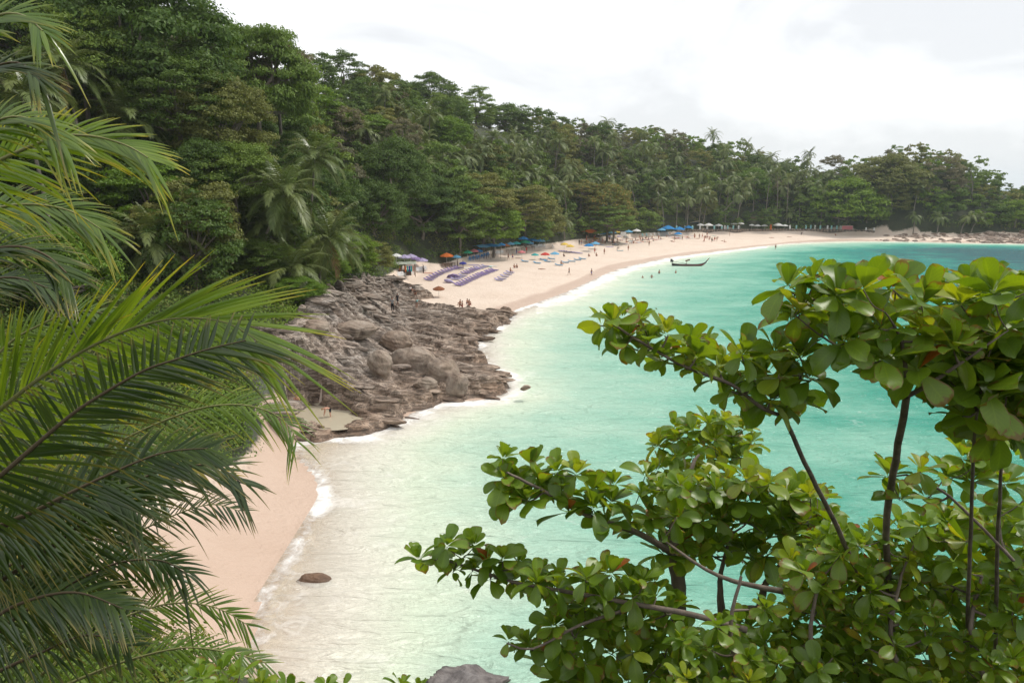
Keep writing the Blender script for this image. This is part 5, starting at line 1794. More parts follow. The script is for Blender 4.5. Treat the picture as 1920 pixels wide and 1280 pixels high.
# ------------------------------------------------------------------ people
SKINR = {}
def person_pose(name):
    """joint positions, z up, facing -y (towards the viewer when unrotated)"""
    J = dict(pel=(0, 0, .95), sp=(0, 0, 1.15), ch=(0, .01, 1.36), nk=(0, 0, 1.50), hd=(0, -.02, 1.60), ht=(0, -.01, 1.72))
    for s, k in ((-1, 'l'), (1, 'r')):
        J[k + 'sh'] = (s * .17, 0, 1.42); J[k + 'el'] = (s * .24, .02, 1.14); J[k + 'wr'] = (s * .26, -.05, .90); J[k + 'ha'] = (s * .26, -.08, .82)
        J[k + 'hip'] = (s * .09, 0, .90); J[k + 'kn'] = (s * .10, -.02, .50); J[k + 'an'] = (s * .10, .03, .08); J[k + 'to'] = (s * .11, -.14, .03)
    def mv(keys, d):
        for q in keys: J[q] = tuple(np.array(J[q]) + np.array(d))
    def sit(h, lean=.05, kneeup=.0, reach=.45):
        dz = J['pel'][2] - h
        mv(['pel', 'sp', 'ch', 'nk', 'hd', 'ht', 'lsh', 'rsh', 'lel', 'rel', 'lwr', 'rwr', 'lha', 'rha', 'lhip', 'rhip'], (0, 0, -dz))
        for s, k in ((-1, 'l'), (1, 'r')):
            J[k + 'kn'] = (s * .13, -reach, h + kneeup); J[k + 'an'] = (s * .12, -reach - (.38 if kneeup < .15 else .05), .07); J[k + 'to'] = (s * .13, J[k + 'an'][1] - .15, .10 if kneeup < .15 else .03)
            J[k + 'wr'] = (s * .2, -.25, h + .25); J[k + 'ha'] = (s * .17, -.32, h + .27); J[k + 'el'] = (s * .25, -.02, h + .24)
    if name == 'walk':
        J['lkn'] = (-.10, -.20, .52); J['lan'] = (-.10, -.22, .10); J['lto'] = (-.11, -.40, .07)
        J['rkn'] = (.10, .06, .50); J['ran'] = (.10, .28, .13); J['rto'] = (.11, .16, .03)
        J['lel'] = (-.23, .12, 1.16); J['lwr'] = (-.24, .12, .93); J['lha'] = (-.24, .11, .84)
        J['rel'] = (.23, -.10, 1.16); J['rwr'] = (.23, -.26, .98); J['rha'] = (.22, -.33, .93)
    elif name == 'sit':
        sit(.13, kneeup=.32, reach=.40)
    elif name == 'sitlow':
        sit(.13, kneeup=.03, reach=.44)
    elif name == 'crouch':
        sit(.30, kneeup=.20, reach=.34)
        mv(['sp', 'ch', 'nk', 'hd', 'ht', 'lsh', 'rsh'], (0, -.12, -.05)); mv(['nk', 'hd', 'ht'], (0, -.06, -.03))
        for s, k in ((-1, 'l'), (1, 'r')): J[k + 'el'] = (s * .24, -.30, .52); J[k + 'wr'] = (s * .12, -.42, .62); J[k + 'ha'] = (s * .07, -.45, .68); J[k + 'an'] = (s * .12, -.12, .07); J[k + 'to'] = (s * .13, -.30, .03)
    elif name == 'bend':
        J['sp'] = (0, -.14, 1.06); J['ch'] = (0, -.36, 1.08); J['nk'] = (0, -.50, 1.06); J['hd'] = (0, -.60, 1.02); J['ht'] = (0, -.70, .98)
        for s, k in ((-1, 'l'), (1, 'r')): J[k + 'sh'] = (s * .17, -.42, 1.06); J[k + 'el'] = (s * .22, -.46, .78); J[k + 'wr'] = (s * .18, -.52, .54); J[k + 'ha'] = (s * .16, -.55, .46)
    elif name == 'lie':
        for k in list(J): x, y, z = J[k]; J[k] = (x, z - .9, .13 - y * .6)
        for s, k in ((-1, 'l'), (1, 'r')): J[k + 'to'] = (s * .14, J[k + 'an'][1] - .05, .22); J[k + 'el'] = (s * .30, .32, .10); J[k + 'wr'] = (s * .28, .05, .08); J[k + 'ha'] = (s * .27, -.03, .08)
    elif name == 'arms':
        for s, k in ((-1, 'l'), (1, 'r')): J[k + 'el'] = (s * .38, -.02, 1.25); J[k + 'wr'] = (s * .24, -.08, 1.08); J[k + 'ha'] = (s * .17, -.10, 1.04)
    return J
RAD = dict(pel=(.15, .105), sp=(.125, .09), ch=(.155, .105), nk=(.055, .055), hd=(.075, .09), ht=(.06, .07), sh=(.062, .06), el=(.042, .04), wr=(.03, .025), ha=(.036, .02), hip=(.085, .09), kn=(.056, .058), an=(.038, .042), to=(.036, .025))
BONES = [('pel', 'sp'), ('sp', 'ch'), ('ch', 'nk'), ('nk', 'hd'), ('hd', 'ht')] + [(a, k + b) if a in ('ch', 'pel') else (k + a, k + b) for k in 'lr' for a, b in (('ch', 'sh'), ('sh', 'el'), ('el', 'wr'), ('wr', 'ha'), ('pel', 'hip'), ('hip', 'kn'), ('kn', 'an'), ('an', 'to'))]
def person_body(pose):
    J = person_pose(pose)
    keys = list(J); ix = {k: i for i, k in enumerate(keys)}
    me = bpy.data.meshes.new('tmp')
    me.from_pydata([J[k] for k in keys], [(ix[a], ix[b]) for a, b in BONES], [])
    o = bpy.data.objects.new('tmp', me); COL.objects.link(o)
    md = o.modifiers.new('s', 'SKIN'); md.use_smooth_shade = True
    for k in keys:
        kk = k if k in RAD else k[1:]
        me.skin_vertices[0].data[ix[k]].radius = RAD[kk]
    me.skin_vertices[0].data[ix['pel']].use_root = True
    o.modifiers.new('u', 'SUBSURF').levels = 1
    dg = bpy.context.evaluated_depsgraph_get()
    ev = o.evaluated_get(dg).to_mesh()
    V = np.array([v.co[:] for v in ev.vertices]); F = [list(p_.vertices) for p_ in ev.polygons]
    o.evaluated_get(dg).to_mesh_clear()
    bpy.data.objects.remove(o); bpy.data.meshes.remove(me)
    g = Geo()
    F4 = np.array([f for f in F if len(f) == 4])
    g.add(V, F4)
    n_body = len(V)
    # fingers, thumb, nose, ears
    for k in 'lr':
        h, w_ = np.array(J[k + 'ha']), np.array(J[k + 'wr'])
        d = unit(h - w_); s = unit(np.cross(d, np.array([0, -1.0, .2])))
        for q, (off, ln) in enumerate([(-.03, .075), (-.01, .085), (.01, .08), (.03, .065)]):
            p0 = h + s * off + d * .005
            g.add(*tube([p0, p0 + d * ln * .5 + np.array([0, -.006, 0]), p0 + d * ln + np.array([0, -.022, -.004])], [.010, .009, .006], 4))
        g.add(*tube([h - d * .02 + s * .03, h + s * .055 + d * .02, h + s * .06 + d * .05], [.011, .010, .007], 4))
    hd, ht = np.array(J['hd']), np.array(J['ht'])
    up = unit(ht - hd); fwd = np.array([0, -1.0, 0]); fwd = unit(fwd - up * (fwd @ up)) if abs(up @ fwd) < .9 else np.array([0, 0, 1.0 if pose == 'lie' else -1.0])
    if pose == 'lie': fwd = np.array([0, 0, 1.0])
    c = (hd + ht) / 2
    g.add(*tube([c + fwd * .075 + up * .03, c + fwd * .115 - up * .01, c + fwd * .08 - up * .015], [.008, .016, .008], 4))
    sd = np.cross(fwd, up)
    for s in (-1, 1): g.add(*tube([c + sd * s * .085 - up * .03, c + sd * s * .095, c + sd * s * .085 + up * .03], [.008, .014, .008], 4))
    # hair cap
    IV, IF = ICO[3]
    H = IV * np.array([.098, .098, .098])
    M3 = np.stack([sd, -fwd, up], 1)
    W = H @ M3.T + c + up * .035 - fwd * .018
    keepv = ~((IV[:, 1] < -.25) & (IV[:, 2] < .45)) & (IV[:, 2] > -.55)
    hf = IF[keepv[IF].all(axis=1)]
    # clothes: skin faces near the given bones, pushed out
    def near(b):
        a_, b_ = np.array(J[b[0]]), np.array(J[b[1]]); v = b_ - a_
        ctr = V[F4].mean(1)
        t_ = np.clip(((ctr - a_) @ v) / (v @ v), 0, 1)
        return np.linalg.norm(ctr - a_ - t_[:, None] * v, axis=1), t_
    D_ = [near(b) for b in BONES]
    who = np.argmin(np.array([d for d, _ in D_]), axis=0)
    tt = np.array([D_[w][1][i] for i, w in enumerate(who)])
    nm = [BONES[w] for w in who]
    shorts = np.array([(b in (('pel', 'lhip'), ('pel', 'rhip')) or (b[0] in ('lhip', 'rhip') and t_ < .5) or (b == ('pel', 'sp') and t_ < .35)) for b, t_ in zip(nm, tt)])
    trous = shorts | np.array([b[0] in ('lhip', 'rhip') or (b[0] in ('lkn', 'rkn') and t_ < .9) for b, t_ in zip(nm, tt)])
    shirt = np.array([b in (('sp', 'ch'), ('ch', 'lsh'), ('ch', 'rsh')) or (b == ('pel', 'sp') and t_ > .2) or (b[0] in ('lsh', 'rsh') and t_ < .55) or (b == ('ch', 'nk') and t_ < .3) for b, t_ in zip(nm, tt)])
    bikini = np.array([(b == ('sp', 'ch') and t_ > .5) or (b == ('ch', 'nk') and t_ < .02) for b, t_ in zip(nm, tt)])
    nrm_ = np.zeros_like(V)
    q = V[F4]; fn = np.cross(q[:, 2] - q[:, 0], q[:, 3] - q[:, 1])
    for k in range(4): np.add.at(nrm_, F4[:, k], fn)
    Vc = V + unit(nrm_) * .014
    return dict(geo=g, V=Vc, F=F4, hair=(W, hf), shorts=shorts, trousers=trous, shirt=shirt, bikini=bikini)
BODIES = {p_: person_body(p_) for p_ in ('stand', 'walk', 'sit', 'sitlow', 'crouch', 'bend', 'lie', 'arms')}
SK = [simple('fair_skin', (.50, .27, .19), .55, .06), simple('tanned_skin', (.36, .18, .115), .55, .06), simple('brown_skin', (.20, .10, .065), .55, .06)]
HAIR = [simple('dark_hair', (.02, .015, .012), .5), simple('brown_hair', (.07, .04, .022), .5), simple('fair_hair', (.30, .19, .09), .5)]
_pm = {}
def person(p, pose, skin, hair, bottom, bcol, top=None, tcol=None, label='', group=None, rz=0.0, scale=1.0):
    root = empty('person', p, rz)
    b = BODIES[pose]
    def get(key, f):
        if key not in _pm: _pm[key] = f()
        return _pm[key]
    link('body', get(('b', pose, skin), lambda: b['geo'].mesh('body', [SK[skin]], True)), root)
    link('hair', get(('h', pose, hair), lambda: mesh_np('hair', b['hair'][0], b['hair'][1], [HAIR[hair]], True)), root)
    for nm_, kind, col in (('shorts' if bottom == 'shorts' else 'trousers', bottom, bcol), ('shirt' if top == 'shirt' else 'bikini_top', top, tcol)):
        if kind and b[kind].any():
            link(nm_, get((kind, pose, col), lambda: mesh_np(nm_, b['V'], b['F'][b[kind]], [fab(col, COLR[col])], True)), root)
    root.scale = (scale,) * 3
    return tag(root, label, 'person', group)

def PP(px, py, pose, skin, hair, bottom, bcol, top=None, tcol=None, label='', rz=0.0, rock=False, group='people on the beach', scale=1.0, sink=0.0, sea=False):
    g = rocksight(px, py) if rock else (atz(px, py) if sea else beach(px, py))
    if not sea: g.z = (max(g.z, -0.2))
    g.z -= sink
    return person(g, pose, skin, hair, bottom, bcol, top, tcol, label, group, rz, scale)
RK = 'people on the rocks'
PP(556, 760, 'crouch', 0, 1, 'shorts', 'dark blue', label='bare chested person crouching at the back of the tidal pool', rz=.5, rock=True, group=RK, scale=1.05)
PP(620, 786, 'bend', 0, 2, 'shorts', 'black', 'bikini', 'black', 'fair haired person bending over in the tidal pool', -1.2, True, RK, .95)
PP(736, 585, 'stand', 1, 0, 'trousers', 'black', 'shirt', 'grey', 'person in black trousers and grey top standing on the rocks', .4, True, RK, 1.05)
PP(746, 581, 'walk', 2, 0, 'shorts', 'black', 'shirt', 'black', 'dark haired person in black climbing the rocks beside another', 1.0, True, RK, 1.05)
PP(781, 578, 'bend', 1, 0, 'shorts', 'grey', 'shirt', 'turquoise', 'person in a turquoise shirt bending down on the rocks', .8, True, RK, 1.0)
for px, py, c, l in [(863, 572, 'black', 'leftmost'), (867, 576, 'red', 'second'), (875, 571, 'dark blue', 'third'), (880, 573, 'red', 'rightmost')]:
    PP(px, py, 'sit' if px != 875 else 'crouch', 1, 0, 'shorts', c, 'bikini' if c == 'red' else None, c, f'{l} person of the group sitting where rocks meet the sand', rng.uniform(0, 6), True, RK)
PP(770, 552, 'sit', 1, 0, 'shorts', 'black', 'shirt', 'white', 'person in white sitting at the upper edge of the rocks', 1.0, True, RK)
PP(778, 555, 'sit', 1, 0, 'shorts', 'black', 'shirt', 'black', 'person in black sitting beside the one in white', .4, True, RK)
WK = 'people walking at the water'
PP(1067, 516, 'walk', 1, 0, 'shorts', 'grey', None, None, 'bare chested person walking along the wet sand, left of two', -.9, group=WK)
PP(1109, 517, 'walk', 2, 0, 'shorts', 'dark blue', None, None, 'person in dark shorts wading in the wash, right of two', .9, group=WK, sink=.12, sea=True)
for px, py, sk, l in [(1236, 513, .85, 'standing waist deep, highest of the swimmers'), (1222, 521, .95, 'swimming with arms out, nearest of the swimmers'), (1267, 512, 1.0, 'standing deep in the water below the boat'), (1205, 521, 1.2, 'with only head and shoulders out of the water')]:
    PP(px, py, 'arms' if sk == .95 else 'stand', 1, 0, 'shorts', 'black', None, None, f'bather {l}', rng.uniform(0, 6), group='bathers in the sea', sink=sk, sea=True)
PP(953, 487.5, 'walk', 1, 0, 'shorts', 'black', 'bikini', 'black', 'dark haired bather strolling on the sand, left of two near the pink parasol', 2.6)
PP(961, 487.5, 'walk', 0, 0, 'shorts', 'dark blue', 'bikini', 'dark blue', 'dark haired bather strolling on the sand, right of two near the pink parasol', 2.8)
PP(964, 502, 'sit', 1, 0, 'shorts', 'red', None, None, 'person sitting on the sand above the lone sunbeds, left of two', .6)
PP(969, 502, 'sit', 1, 0, 'shorts', 'black', None, None, 'person sitting on the sand above the lone sunbeds, right of two', .2)
PP(957, 509, 'sitlow', 1, 0, 'shorts', 'black', None, None, 'person sitting at the top of the lone row of lilac sunbeds', .8)
PP(1057, 481, 'sit', 2, 0, 'shorts', 'black', None, None, 'dark haired person sitting below the yellow parasols', .4)
PP(1016, 505, 'lie', 1, 1, 'shorts', 'salmon', None, None, 'sunbather lying alone on the open sand near the water', 1.2)
PP(1052, 495, 'sitlow', 1, 1, 'shorts', 'brown', None, None, 'person sitting beside the line of light blue sunbeds', .8)
PP(868, 503, 'walk', 2, 0, 'shorts', 'dark blue', 'shirt', 'black', 'person in dark clothes walking under the light blue parasol', 1.0)
PP(858, 501, 'stand', 2, 0, 'trousers', 'black', 'shirt', 'black', 'person in black standing under the light blue parasol', 1.5)
PP(794, 512, 'stand', 2, 0, 'trousers', 'black', 'shirt', 'grey', 'person in dark trousers standing by the bar chairs', 1.2)
PP(968, 476, 'stand', 2, 0, 'trousers', 'dark blue', 'shirt', 'black', 'person in dark clothes standing under the teal parasol', 1.2)
PP(987, 474, 'stand', 1, 0, 'shorts', 'red', 'shirt', 'red', 'person in red standing under the green parasol', .2)
PP(1086, 459, 'stand', 2, 0, 'trousers', 'black', 'shirt', 'black', 'thin person in black standing right of the yellow parasols', .2)
PP(1115, 475, 'stand', 1, 0, 'shorts', 'red', 'bikini', 'red', 'person in red standing below the two blue parasols', .4)
PP(1104, 481, 'sit', 1, 0, 'shorts', 'brown', None, None, 'person sitting on the sand below the blue parasols, left of two', .4)
PP(1118, 480, 'sit', 1, 0, 'shorts', 'black', 'bikini', 'black', 'person sitting on the sand below the blue parasols, right of two', .4)
PP(1133, 477, 'stand', 1, 0, 'shorts', 'brown', None, None, 'lone person standing on the empty sand right of the sitting pair', .4)
PP(1178, 470, 'stand', 1, 0, 'shorts', 'brown', None, None, 'lone person standing right of the pale blue boat', .4)
PP(1157, 470, 'bend', 2, 0, 'trousers', 'black', 'shirt', 'black', 'person in black bending over the pale blue boat', 1.6)
PP(1340, 452.5, 'walk', 1, 0, 'shorts', 'red', 'bikini', 'red', 'person walking on the far sand, left of the pair', .2)
PP(1344, 452.5, 'walk', 1, 0, 'shorts', 'brown', None, None, 'person walking on the far sand, right of the pair', .2)
PP(1217, 461, 'stand', 1, 0, 'shorts', 'black', None, None, 'person standing at the lower edge of the crowd', 0)
PP(1454, 468, 'stand', 1, 0, 'shorts', 'black', None, None, 'person at the water line of the far beach', 0, group=WK)
PP(1502, 440.5, 'bend', 2, 0, 'trousers', 'black', 'shirt', 'black', 'dark clothed person bending on the far sand', .6)
PP(1566, 442, 'sit', 1, 1, 'shorts', 'grey', None, None, 'person sitting alone near the right end of the sand', .3)
PP(1447, 446, 'lie', 1, 0, 'shorts', 'red', None, None, 'sunbather lying on the far sand below the restaurant', 1.4)
PP(1480, 444.5, 'lie', 1, 1, 'shorts', 'salmon', None, None, 'sunbather lying right of the one below the restaurant', 1.4)
CC = ['black', 'red', 'dark blue', 'brown', 'teal', 'white', 'pink']
for i in range(84):
    px = rng.uniform(1090, 1250) if i < 54 else rng.uniform(1255, 1385)
    lo = np.interp(px, [1120, 1250, 1385], [463, 454, 455]); hi = np.interp(px, [1120, 1250, 1385], [448, 443, 439])
    pose = ['stand', 'walk', 'sit', 'sitlow', 'lie', 'stand', 'lie'][int(rng.integers(7))]
    c = CC[int(rng.integers(7))]
    vb = {'stand': 'standing', 'walk': 'walking', 'sit': 'sitting knees up', 'sitlow': 'sitting', 'lie': 'lying'}[pose]
    w = 'below the sign boards' if px < 1185 else ('below the pale chairs' if px < 1250 else 'right of the big blue parasols' if px < 1320 else 'on the open far sand')
    sk_, hr_ = int(rng.integers(2)), int(rng.integers(3))
    PP(px, rng.uniform(hi, lo), pose, sk_, hr_, 'shorts', c, 'bikini' if rng.random() < .4 else None, c, f'bather in {c} swimwear {vb} {w}', rng.uniform(0, 6.28), group=f'bathers {w}')
# ------------------------------------------------------------------ the near palms
rng = np.random.default_rng(77)

def leafletmat(name, a, b, tipc, transl=0.42, gloss=0.20):
    t = NT(name)
    g = t.n('NewGeometry')
    f = t.math('FRACT', t.math('ADD', g.outputs['Random Per Island'], t.n('ObjectInfo').outputs['Random']))
    uv = t.n('UVMap').outputs[0]
    s = t.n('SeparateXYZ', Vector=uv)
    v = s.outputs[1]
    c = t.mix(f, a, b)
    # yellowed margins near the tip
    n = t.noise(t.map(uv, (3, 8, 1)), 2.0, 3)
    e = t.math('MULTIPLY', t.ramp(t.math('ADD', v, t.math('MULTIPLY', t.math('SUBTRACT', n, 0.5), 0.5)), [(0.62, 0.0), (1.0, 1.0)]), t.math('MULTIPLY_ADD', f, 0.9, 0.1))
    c = t.mix(e, c, tipc)
    m = t.math('ABSOLUTE', t.math('SUBTRACT', s.outputs[0], 0.5))
    c = t.mix(t.ramp(m, [(0.0, 0.55), (0.10, 0.0)]), c, t.mix(1.0, c, (1.6, 1.5, 1.1), 'MULTIPLY'))
    st = t.n('TexWave', Vector=uv, Scale=7.0, Distortion=0.4, _bands_direction='X')
    d = t.n('BsdfDiffuse', Color=c, Normal=t.bump(st.outputs['Fac'], 0.25, 0.004))
    tr = t.n('BsdfTranslucent', Color=t.mix(1.0, c, (1.75, 1.55, 0.45), 'MULTIPLY'))
    sh = t.n('MixShader', i0=transl, i1=d.outputs[0], i2=tr.outputs[0])
    gl = t.n('BsdfGlossy', Color=(1, 1, 1), Roughness=0.28)
    fr = t.n('LayerWeight', Blend=0.3)
    k = t.math('MULTIPLY_ADD', fr.outputs['Fresnel'], gloss, 0.04)
    return t.end(t.n('MixShader', i0=k, i1=sh.outputs[0], i2=gl.outputs[0]).outputs[0])
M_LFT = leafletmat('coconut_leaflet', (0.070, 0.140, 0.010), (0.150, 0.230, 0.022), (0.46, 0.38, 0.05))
M_LFTS = leafletmat('sunlit_coconut_leaflet', (0.110, 0.200, 0.012), (0.220, 0.320, 0.030), (0.60, 0.46, 0.06), gloss=0.26)  # sunlight painted in: brighter leaflet colours for the lit fronds
M_LFTD = leafletmat('shaded_coconut_leaflet', (0.022, 0.050, 0.007), (0.058, 0.098, 0.014), (0.30, 0.23, 0.06), transl=0.26)  # shade painted in: darkened leaflet colours for fronds in shadow
M_LFTY = leafletmat('yellow_coconut_leaflet', (0.20, 0.17, 0.02), (0.42, 0.32, 0.04), (0.45, 0.30, 0.06))
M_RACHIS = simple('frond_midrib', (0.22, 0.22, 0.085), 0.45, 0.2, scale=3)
M_RACHISD = simple('dark_frond_midrib', (0.10, 0.075, 0.045), 0.6, 0.25, scale=3)  # darker, browner midrib colour

def uv_of(G):
    m, r, c, _ = G.shape
    u = np.broadcast_to(np.linspace(0, 1, c)[None, None, :], (m, r, c))
    v = np.broadcast_to(np.linspace(0, 1, r)[None, :, None], (m, r, c))
    return np.stack([u, v], -1).reshape(-1, 2)

def near_frond(palm_root, pts, face=0.7, npairs=78, lmax=0.86, width=0.042, droop=0.30, seed=1, mat=None, rach=None, single=False, ang=(60, 18), lift=0.10, up=None, ang2=None, lf=(1.0, 1.0), tip=0.62, label=None, t0=0.16, wind=None, broken=0.0):
    r = np.random.default_rng(seed)
    W = [np.array(at(*p)[:]) for p in pts]
    C = np.array(smooth_poly(W, 8))
    # evenly spaced
    s = np.r_[0, np.cumsum(np.linalg.norm(np.diff(C, axis=0), axis=1))]
    q = np.linspace(0, s[-1], 48)
    C = np.stack([np.interp(q, s, C[:, k]) for k in range(3)], 1)
    Tn = unit(np.gradient(C, axis=0))
    tocam = unit(np.array([0, 0, CAM_H]) - C)
    N = unit(tocam * face + (np.array([0, 0, 1.0]) if up is None else np.array(up)) * (1 - abs(face)))
    N = unit(N - Tn * (N * Tn).sum(1, keepdims=True))
    root_l = np.array(palm_root.location)
    fr = link('frond', mesh_np('frond', *tube(C - root_l, np.linspace(0.030, 0.004, len(C)), 6), [rach or M_RACHIS], True), palm_root)
    if label: fr['label'] = label
    G = leaflets(C, N, npairs, lmax, width, r, nseg=6, droop=droop, t0=t0, fold=0.35, lift=lift, ang=ang, ragged=0.05, wind=wind, ang2=ang2, lf=lf, tip=tip)
    if broken:
        G = G[r.random(len(G)) > broken]
    # a few leaflets hang limp
    limp = r.random(len(G)) < 0.05
    sag = np.linspace(0, 1, G.shape[1])[None, :, None] ** 1.5
    G[limp, :, :, 2] -= 0.28 * sag
    G = G - root_l
    mat = mat or M_LFT
    if single:
        for k in range(len(G)):
            V, F = strips_to_geo(G[k:k + 1])
            o0 = V[1].copy()
            me = mesh_np('leaflet', V - o0, F, [mat], True, uv_of(G[k:k + 1]))
            link('leaflet', me, fr, Vector(o0.tolist()))
    else:
        V, F = strips_to_geo(G)
        tag(link('leaflets', mesh_np('leaflets', V, F, [mat], True, uv_of(G)), fr), kind='stuff')
    return fr

def near_palm(cpx, cpy, Y, label):
    c = at(cpx, cpy, Y)
    root = empty('coconut_palm', c)
    gz = hgt(c.x, c.y)
    link('trunk', mesh_np('trunk', *tube([(-.5, -.2, gz - c.z - 1), (-.35, -.1, (gz - c.z) * .5), (0, 0, 0.1)], [.22, .16, .15], 12), [M_PALMBARK], True), root)
    return tag(root, label, 'palm tree', None)
PA = near_palm(-230, 1130, 5.4, 'large near coconut palm whose lower fronds fill the left foreground')
PB = near_palm(-330, 560, 5.2, 'near coconut palm whose arching fronds enter at the upper left edge')

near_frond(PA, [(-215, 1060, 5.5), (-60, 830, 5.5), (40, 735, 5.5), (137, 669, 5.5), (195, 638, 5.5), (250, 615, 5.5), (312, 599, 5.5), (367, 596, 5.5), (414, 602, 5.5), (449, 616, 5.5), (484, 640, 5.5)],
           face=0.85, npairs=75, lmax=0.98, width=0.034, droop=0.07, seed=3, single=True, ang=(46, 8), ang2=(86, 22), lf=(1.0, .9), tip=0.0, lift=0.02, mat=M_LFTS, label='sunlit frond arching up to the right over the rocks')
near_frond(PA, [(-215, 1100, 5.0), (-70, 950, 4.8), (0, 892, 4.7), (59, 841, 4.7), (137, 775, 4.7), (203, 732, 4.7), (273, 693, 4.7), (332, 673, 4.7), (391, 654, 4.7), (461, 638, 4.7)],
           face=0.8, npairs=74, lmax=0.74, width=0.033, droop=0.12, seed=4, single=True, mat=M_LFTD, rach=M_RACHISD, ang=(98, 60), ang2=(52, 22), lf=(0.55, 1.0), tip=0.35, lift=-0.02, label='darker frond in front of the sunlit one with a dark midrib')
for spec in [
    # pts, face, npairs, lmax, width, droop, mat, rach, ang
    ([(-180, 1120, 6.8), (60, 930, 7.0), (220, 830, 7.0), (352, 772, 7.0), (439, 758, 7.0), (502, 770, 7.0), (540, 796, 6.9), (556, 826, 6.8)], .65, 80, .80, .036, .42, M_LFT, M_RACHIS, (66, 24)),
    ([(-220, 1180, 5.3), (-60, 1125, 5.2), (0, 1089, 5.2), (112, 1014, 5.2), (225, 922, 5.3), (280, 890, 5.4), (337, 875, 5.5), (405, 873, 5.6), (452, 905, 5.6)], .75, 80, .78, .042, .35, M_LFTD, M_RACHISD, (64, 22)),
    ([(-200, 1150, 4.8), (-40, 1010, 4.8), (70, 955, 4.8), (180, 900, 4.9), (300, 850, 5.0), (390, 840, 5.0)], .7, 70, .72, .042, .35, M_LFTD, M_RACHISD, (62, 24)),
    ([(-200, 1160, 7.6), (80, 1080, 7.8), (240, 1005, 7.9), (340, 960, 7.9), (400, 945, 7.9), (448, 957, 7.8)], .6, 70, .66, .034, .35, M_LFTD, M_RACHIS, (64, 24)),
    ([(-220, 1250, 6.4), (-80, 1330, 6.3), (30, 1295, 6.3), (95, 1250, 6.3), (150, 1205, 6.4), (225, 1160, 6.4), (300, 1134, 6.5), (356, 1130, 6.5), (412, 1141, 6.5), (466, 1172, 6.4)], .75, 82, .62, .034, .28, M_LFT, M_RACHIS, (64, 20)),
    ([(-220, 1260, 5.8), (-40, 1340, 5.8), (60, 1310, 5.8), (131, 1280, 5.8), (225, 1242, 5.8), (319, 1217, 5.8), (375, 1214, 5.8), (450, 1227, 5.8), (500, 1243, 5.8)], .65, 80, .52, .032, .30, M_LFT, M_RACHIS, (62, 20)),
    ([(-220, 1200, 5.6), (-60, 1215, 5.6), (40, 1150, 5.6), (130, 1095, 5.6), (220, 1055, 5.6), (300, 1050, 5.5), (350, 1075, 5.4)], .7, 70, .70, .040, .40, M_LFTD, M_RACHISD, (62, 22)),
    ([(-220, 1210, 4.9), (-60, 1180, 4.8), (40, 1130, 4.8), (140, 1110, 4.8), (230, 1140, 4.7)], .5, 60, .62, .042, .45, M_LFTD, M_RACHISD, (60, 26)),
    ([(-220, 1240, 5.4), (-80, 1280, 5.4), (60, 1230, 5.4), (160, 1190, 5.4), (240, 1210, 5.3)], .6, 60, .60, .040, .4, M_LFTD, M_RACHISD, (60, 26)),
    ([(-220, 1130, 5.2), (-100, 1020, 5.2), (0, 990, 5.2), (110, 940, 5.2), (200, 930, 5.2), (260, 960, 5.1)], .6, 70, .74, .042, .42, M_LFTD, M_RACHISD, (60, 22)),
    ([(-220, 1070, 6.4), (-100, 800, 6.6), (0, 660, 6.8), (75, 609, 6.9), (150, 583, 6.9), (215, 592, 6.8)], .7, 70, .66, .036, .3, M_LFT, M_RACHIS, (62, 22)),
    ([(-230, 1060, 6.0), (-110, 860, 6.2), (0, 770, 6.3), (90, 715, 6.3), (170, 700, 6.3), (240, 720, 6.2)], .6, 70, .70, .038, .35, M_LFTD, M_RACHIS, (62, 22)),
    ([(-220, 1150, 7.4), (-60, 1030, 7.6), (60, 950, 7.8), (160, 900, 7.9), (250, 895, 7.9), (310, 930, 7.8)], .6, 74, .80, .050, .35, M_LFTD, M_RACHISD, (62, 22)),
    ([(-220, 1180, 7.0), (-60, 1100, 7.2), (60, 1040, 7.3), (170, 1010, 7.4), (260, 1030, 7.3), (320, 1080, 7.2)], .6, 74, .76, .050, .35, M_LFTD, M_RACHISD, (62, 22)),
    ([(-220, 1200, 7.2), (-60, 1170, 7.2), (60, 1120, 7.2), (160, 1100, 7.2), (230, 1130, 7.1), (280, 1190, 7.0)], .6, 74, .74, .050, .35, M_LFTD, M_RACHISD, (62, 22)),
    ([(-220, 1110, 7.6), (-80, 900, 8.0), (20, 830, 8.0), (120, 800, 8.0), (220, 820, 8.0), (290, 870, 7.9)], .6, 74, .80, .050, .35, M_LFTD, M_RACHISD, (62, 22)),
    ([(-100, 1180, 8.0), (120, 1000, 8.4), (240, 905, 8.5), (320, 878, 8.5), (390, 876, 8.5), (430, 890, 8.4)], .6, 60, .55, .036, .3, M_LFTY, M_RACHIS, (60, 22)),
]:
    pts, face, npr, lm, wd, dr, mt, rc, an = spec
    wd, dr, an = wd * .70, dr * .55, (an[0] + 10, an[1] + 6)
    near_frond(PA, pts, face=face, npairs=int(npr * .9), lf=(.75, 1.0), tip=.45, ang2=(an[0] - 4, an[1]), lmax=lm, width=wd, droop=dr, seed=int(abs(pts[2][0]) + pts[3][1]), mat=mt, rach=rc, ang=an, lift=0.0, label='yellowing frond low in the shade' if mt is M_LFTY else None)
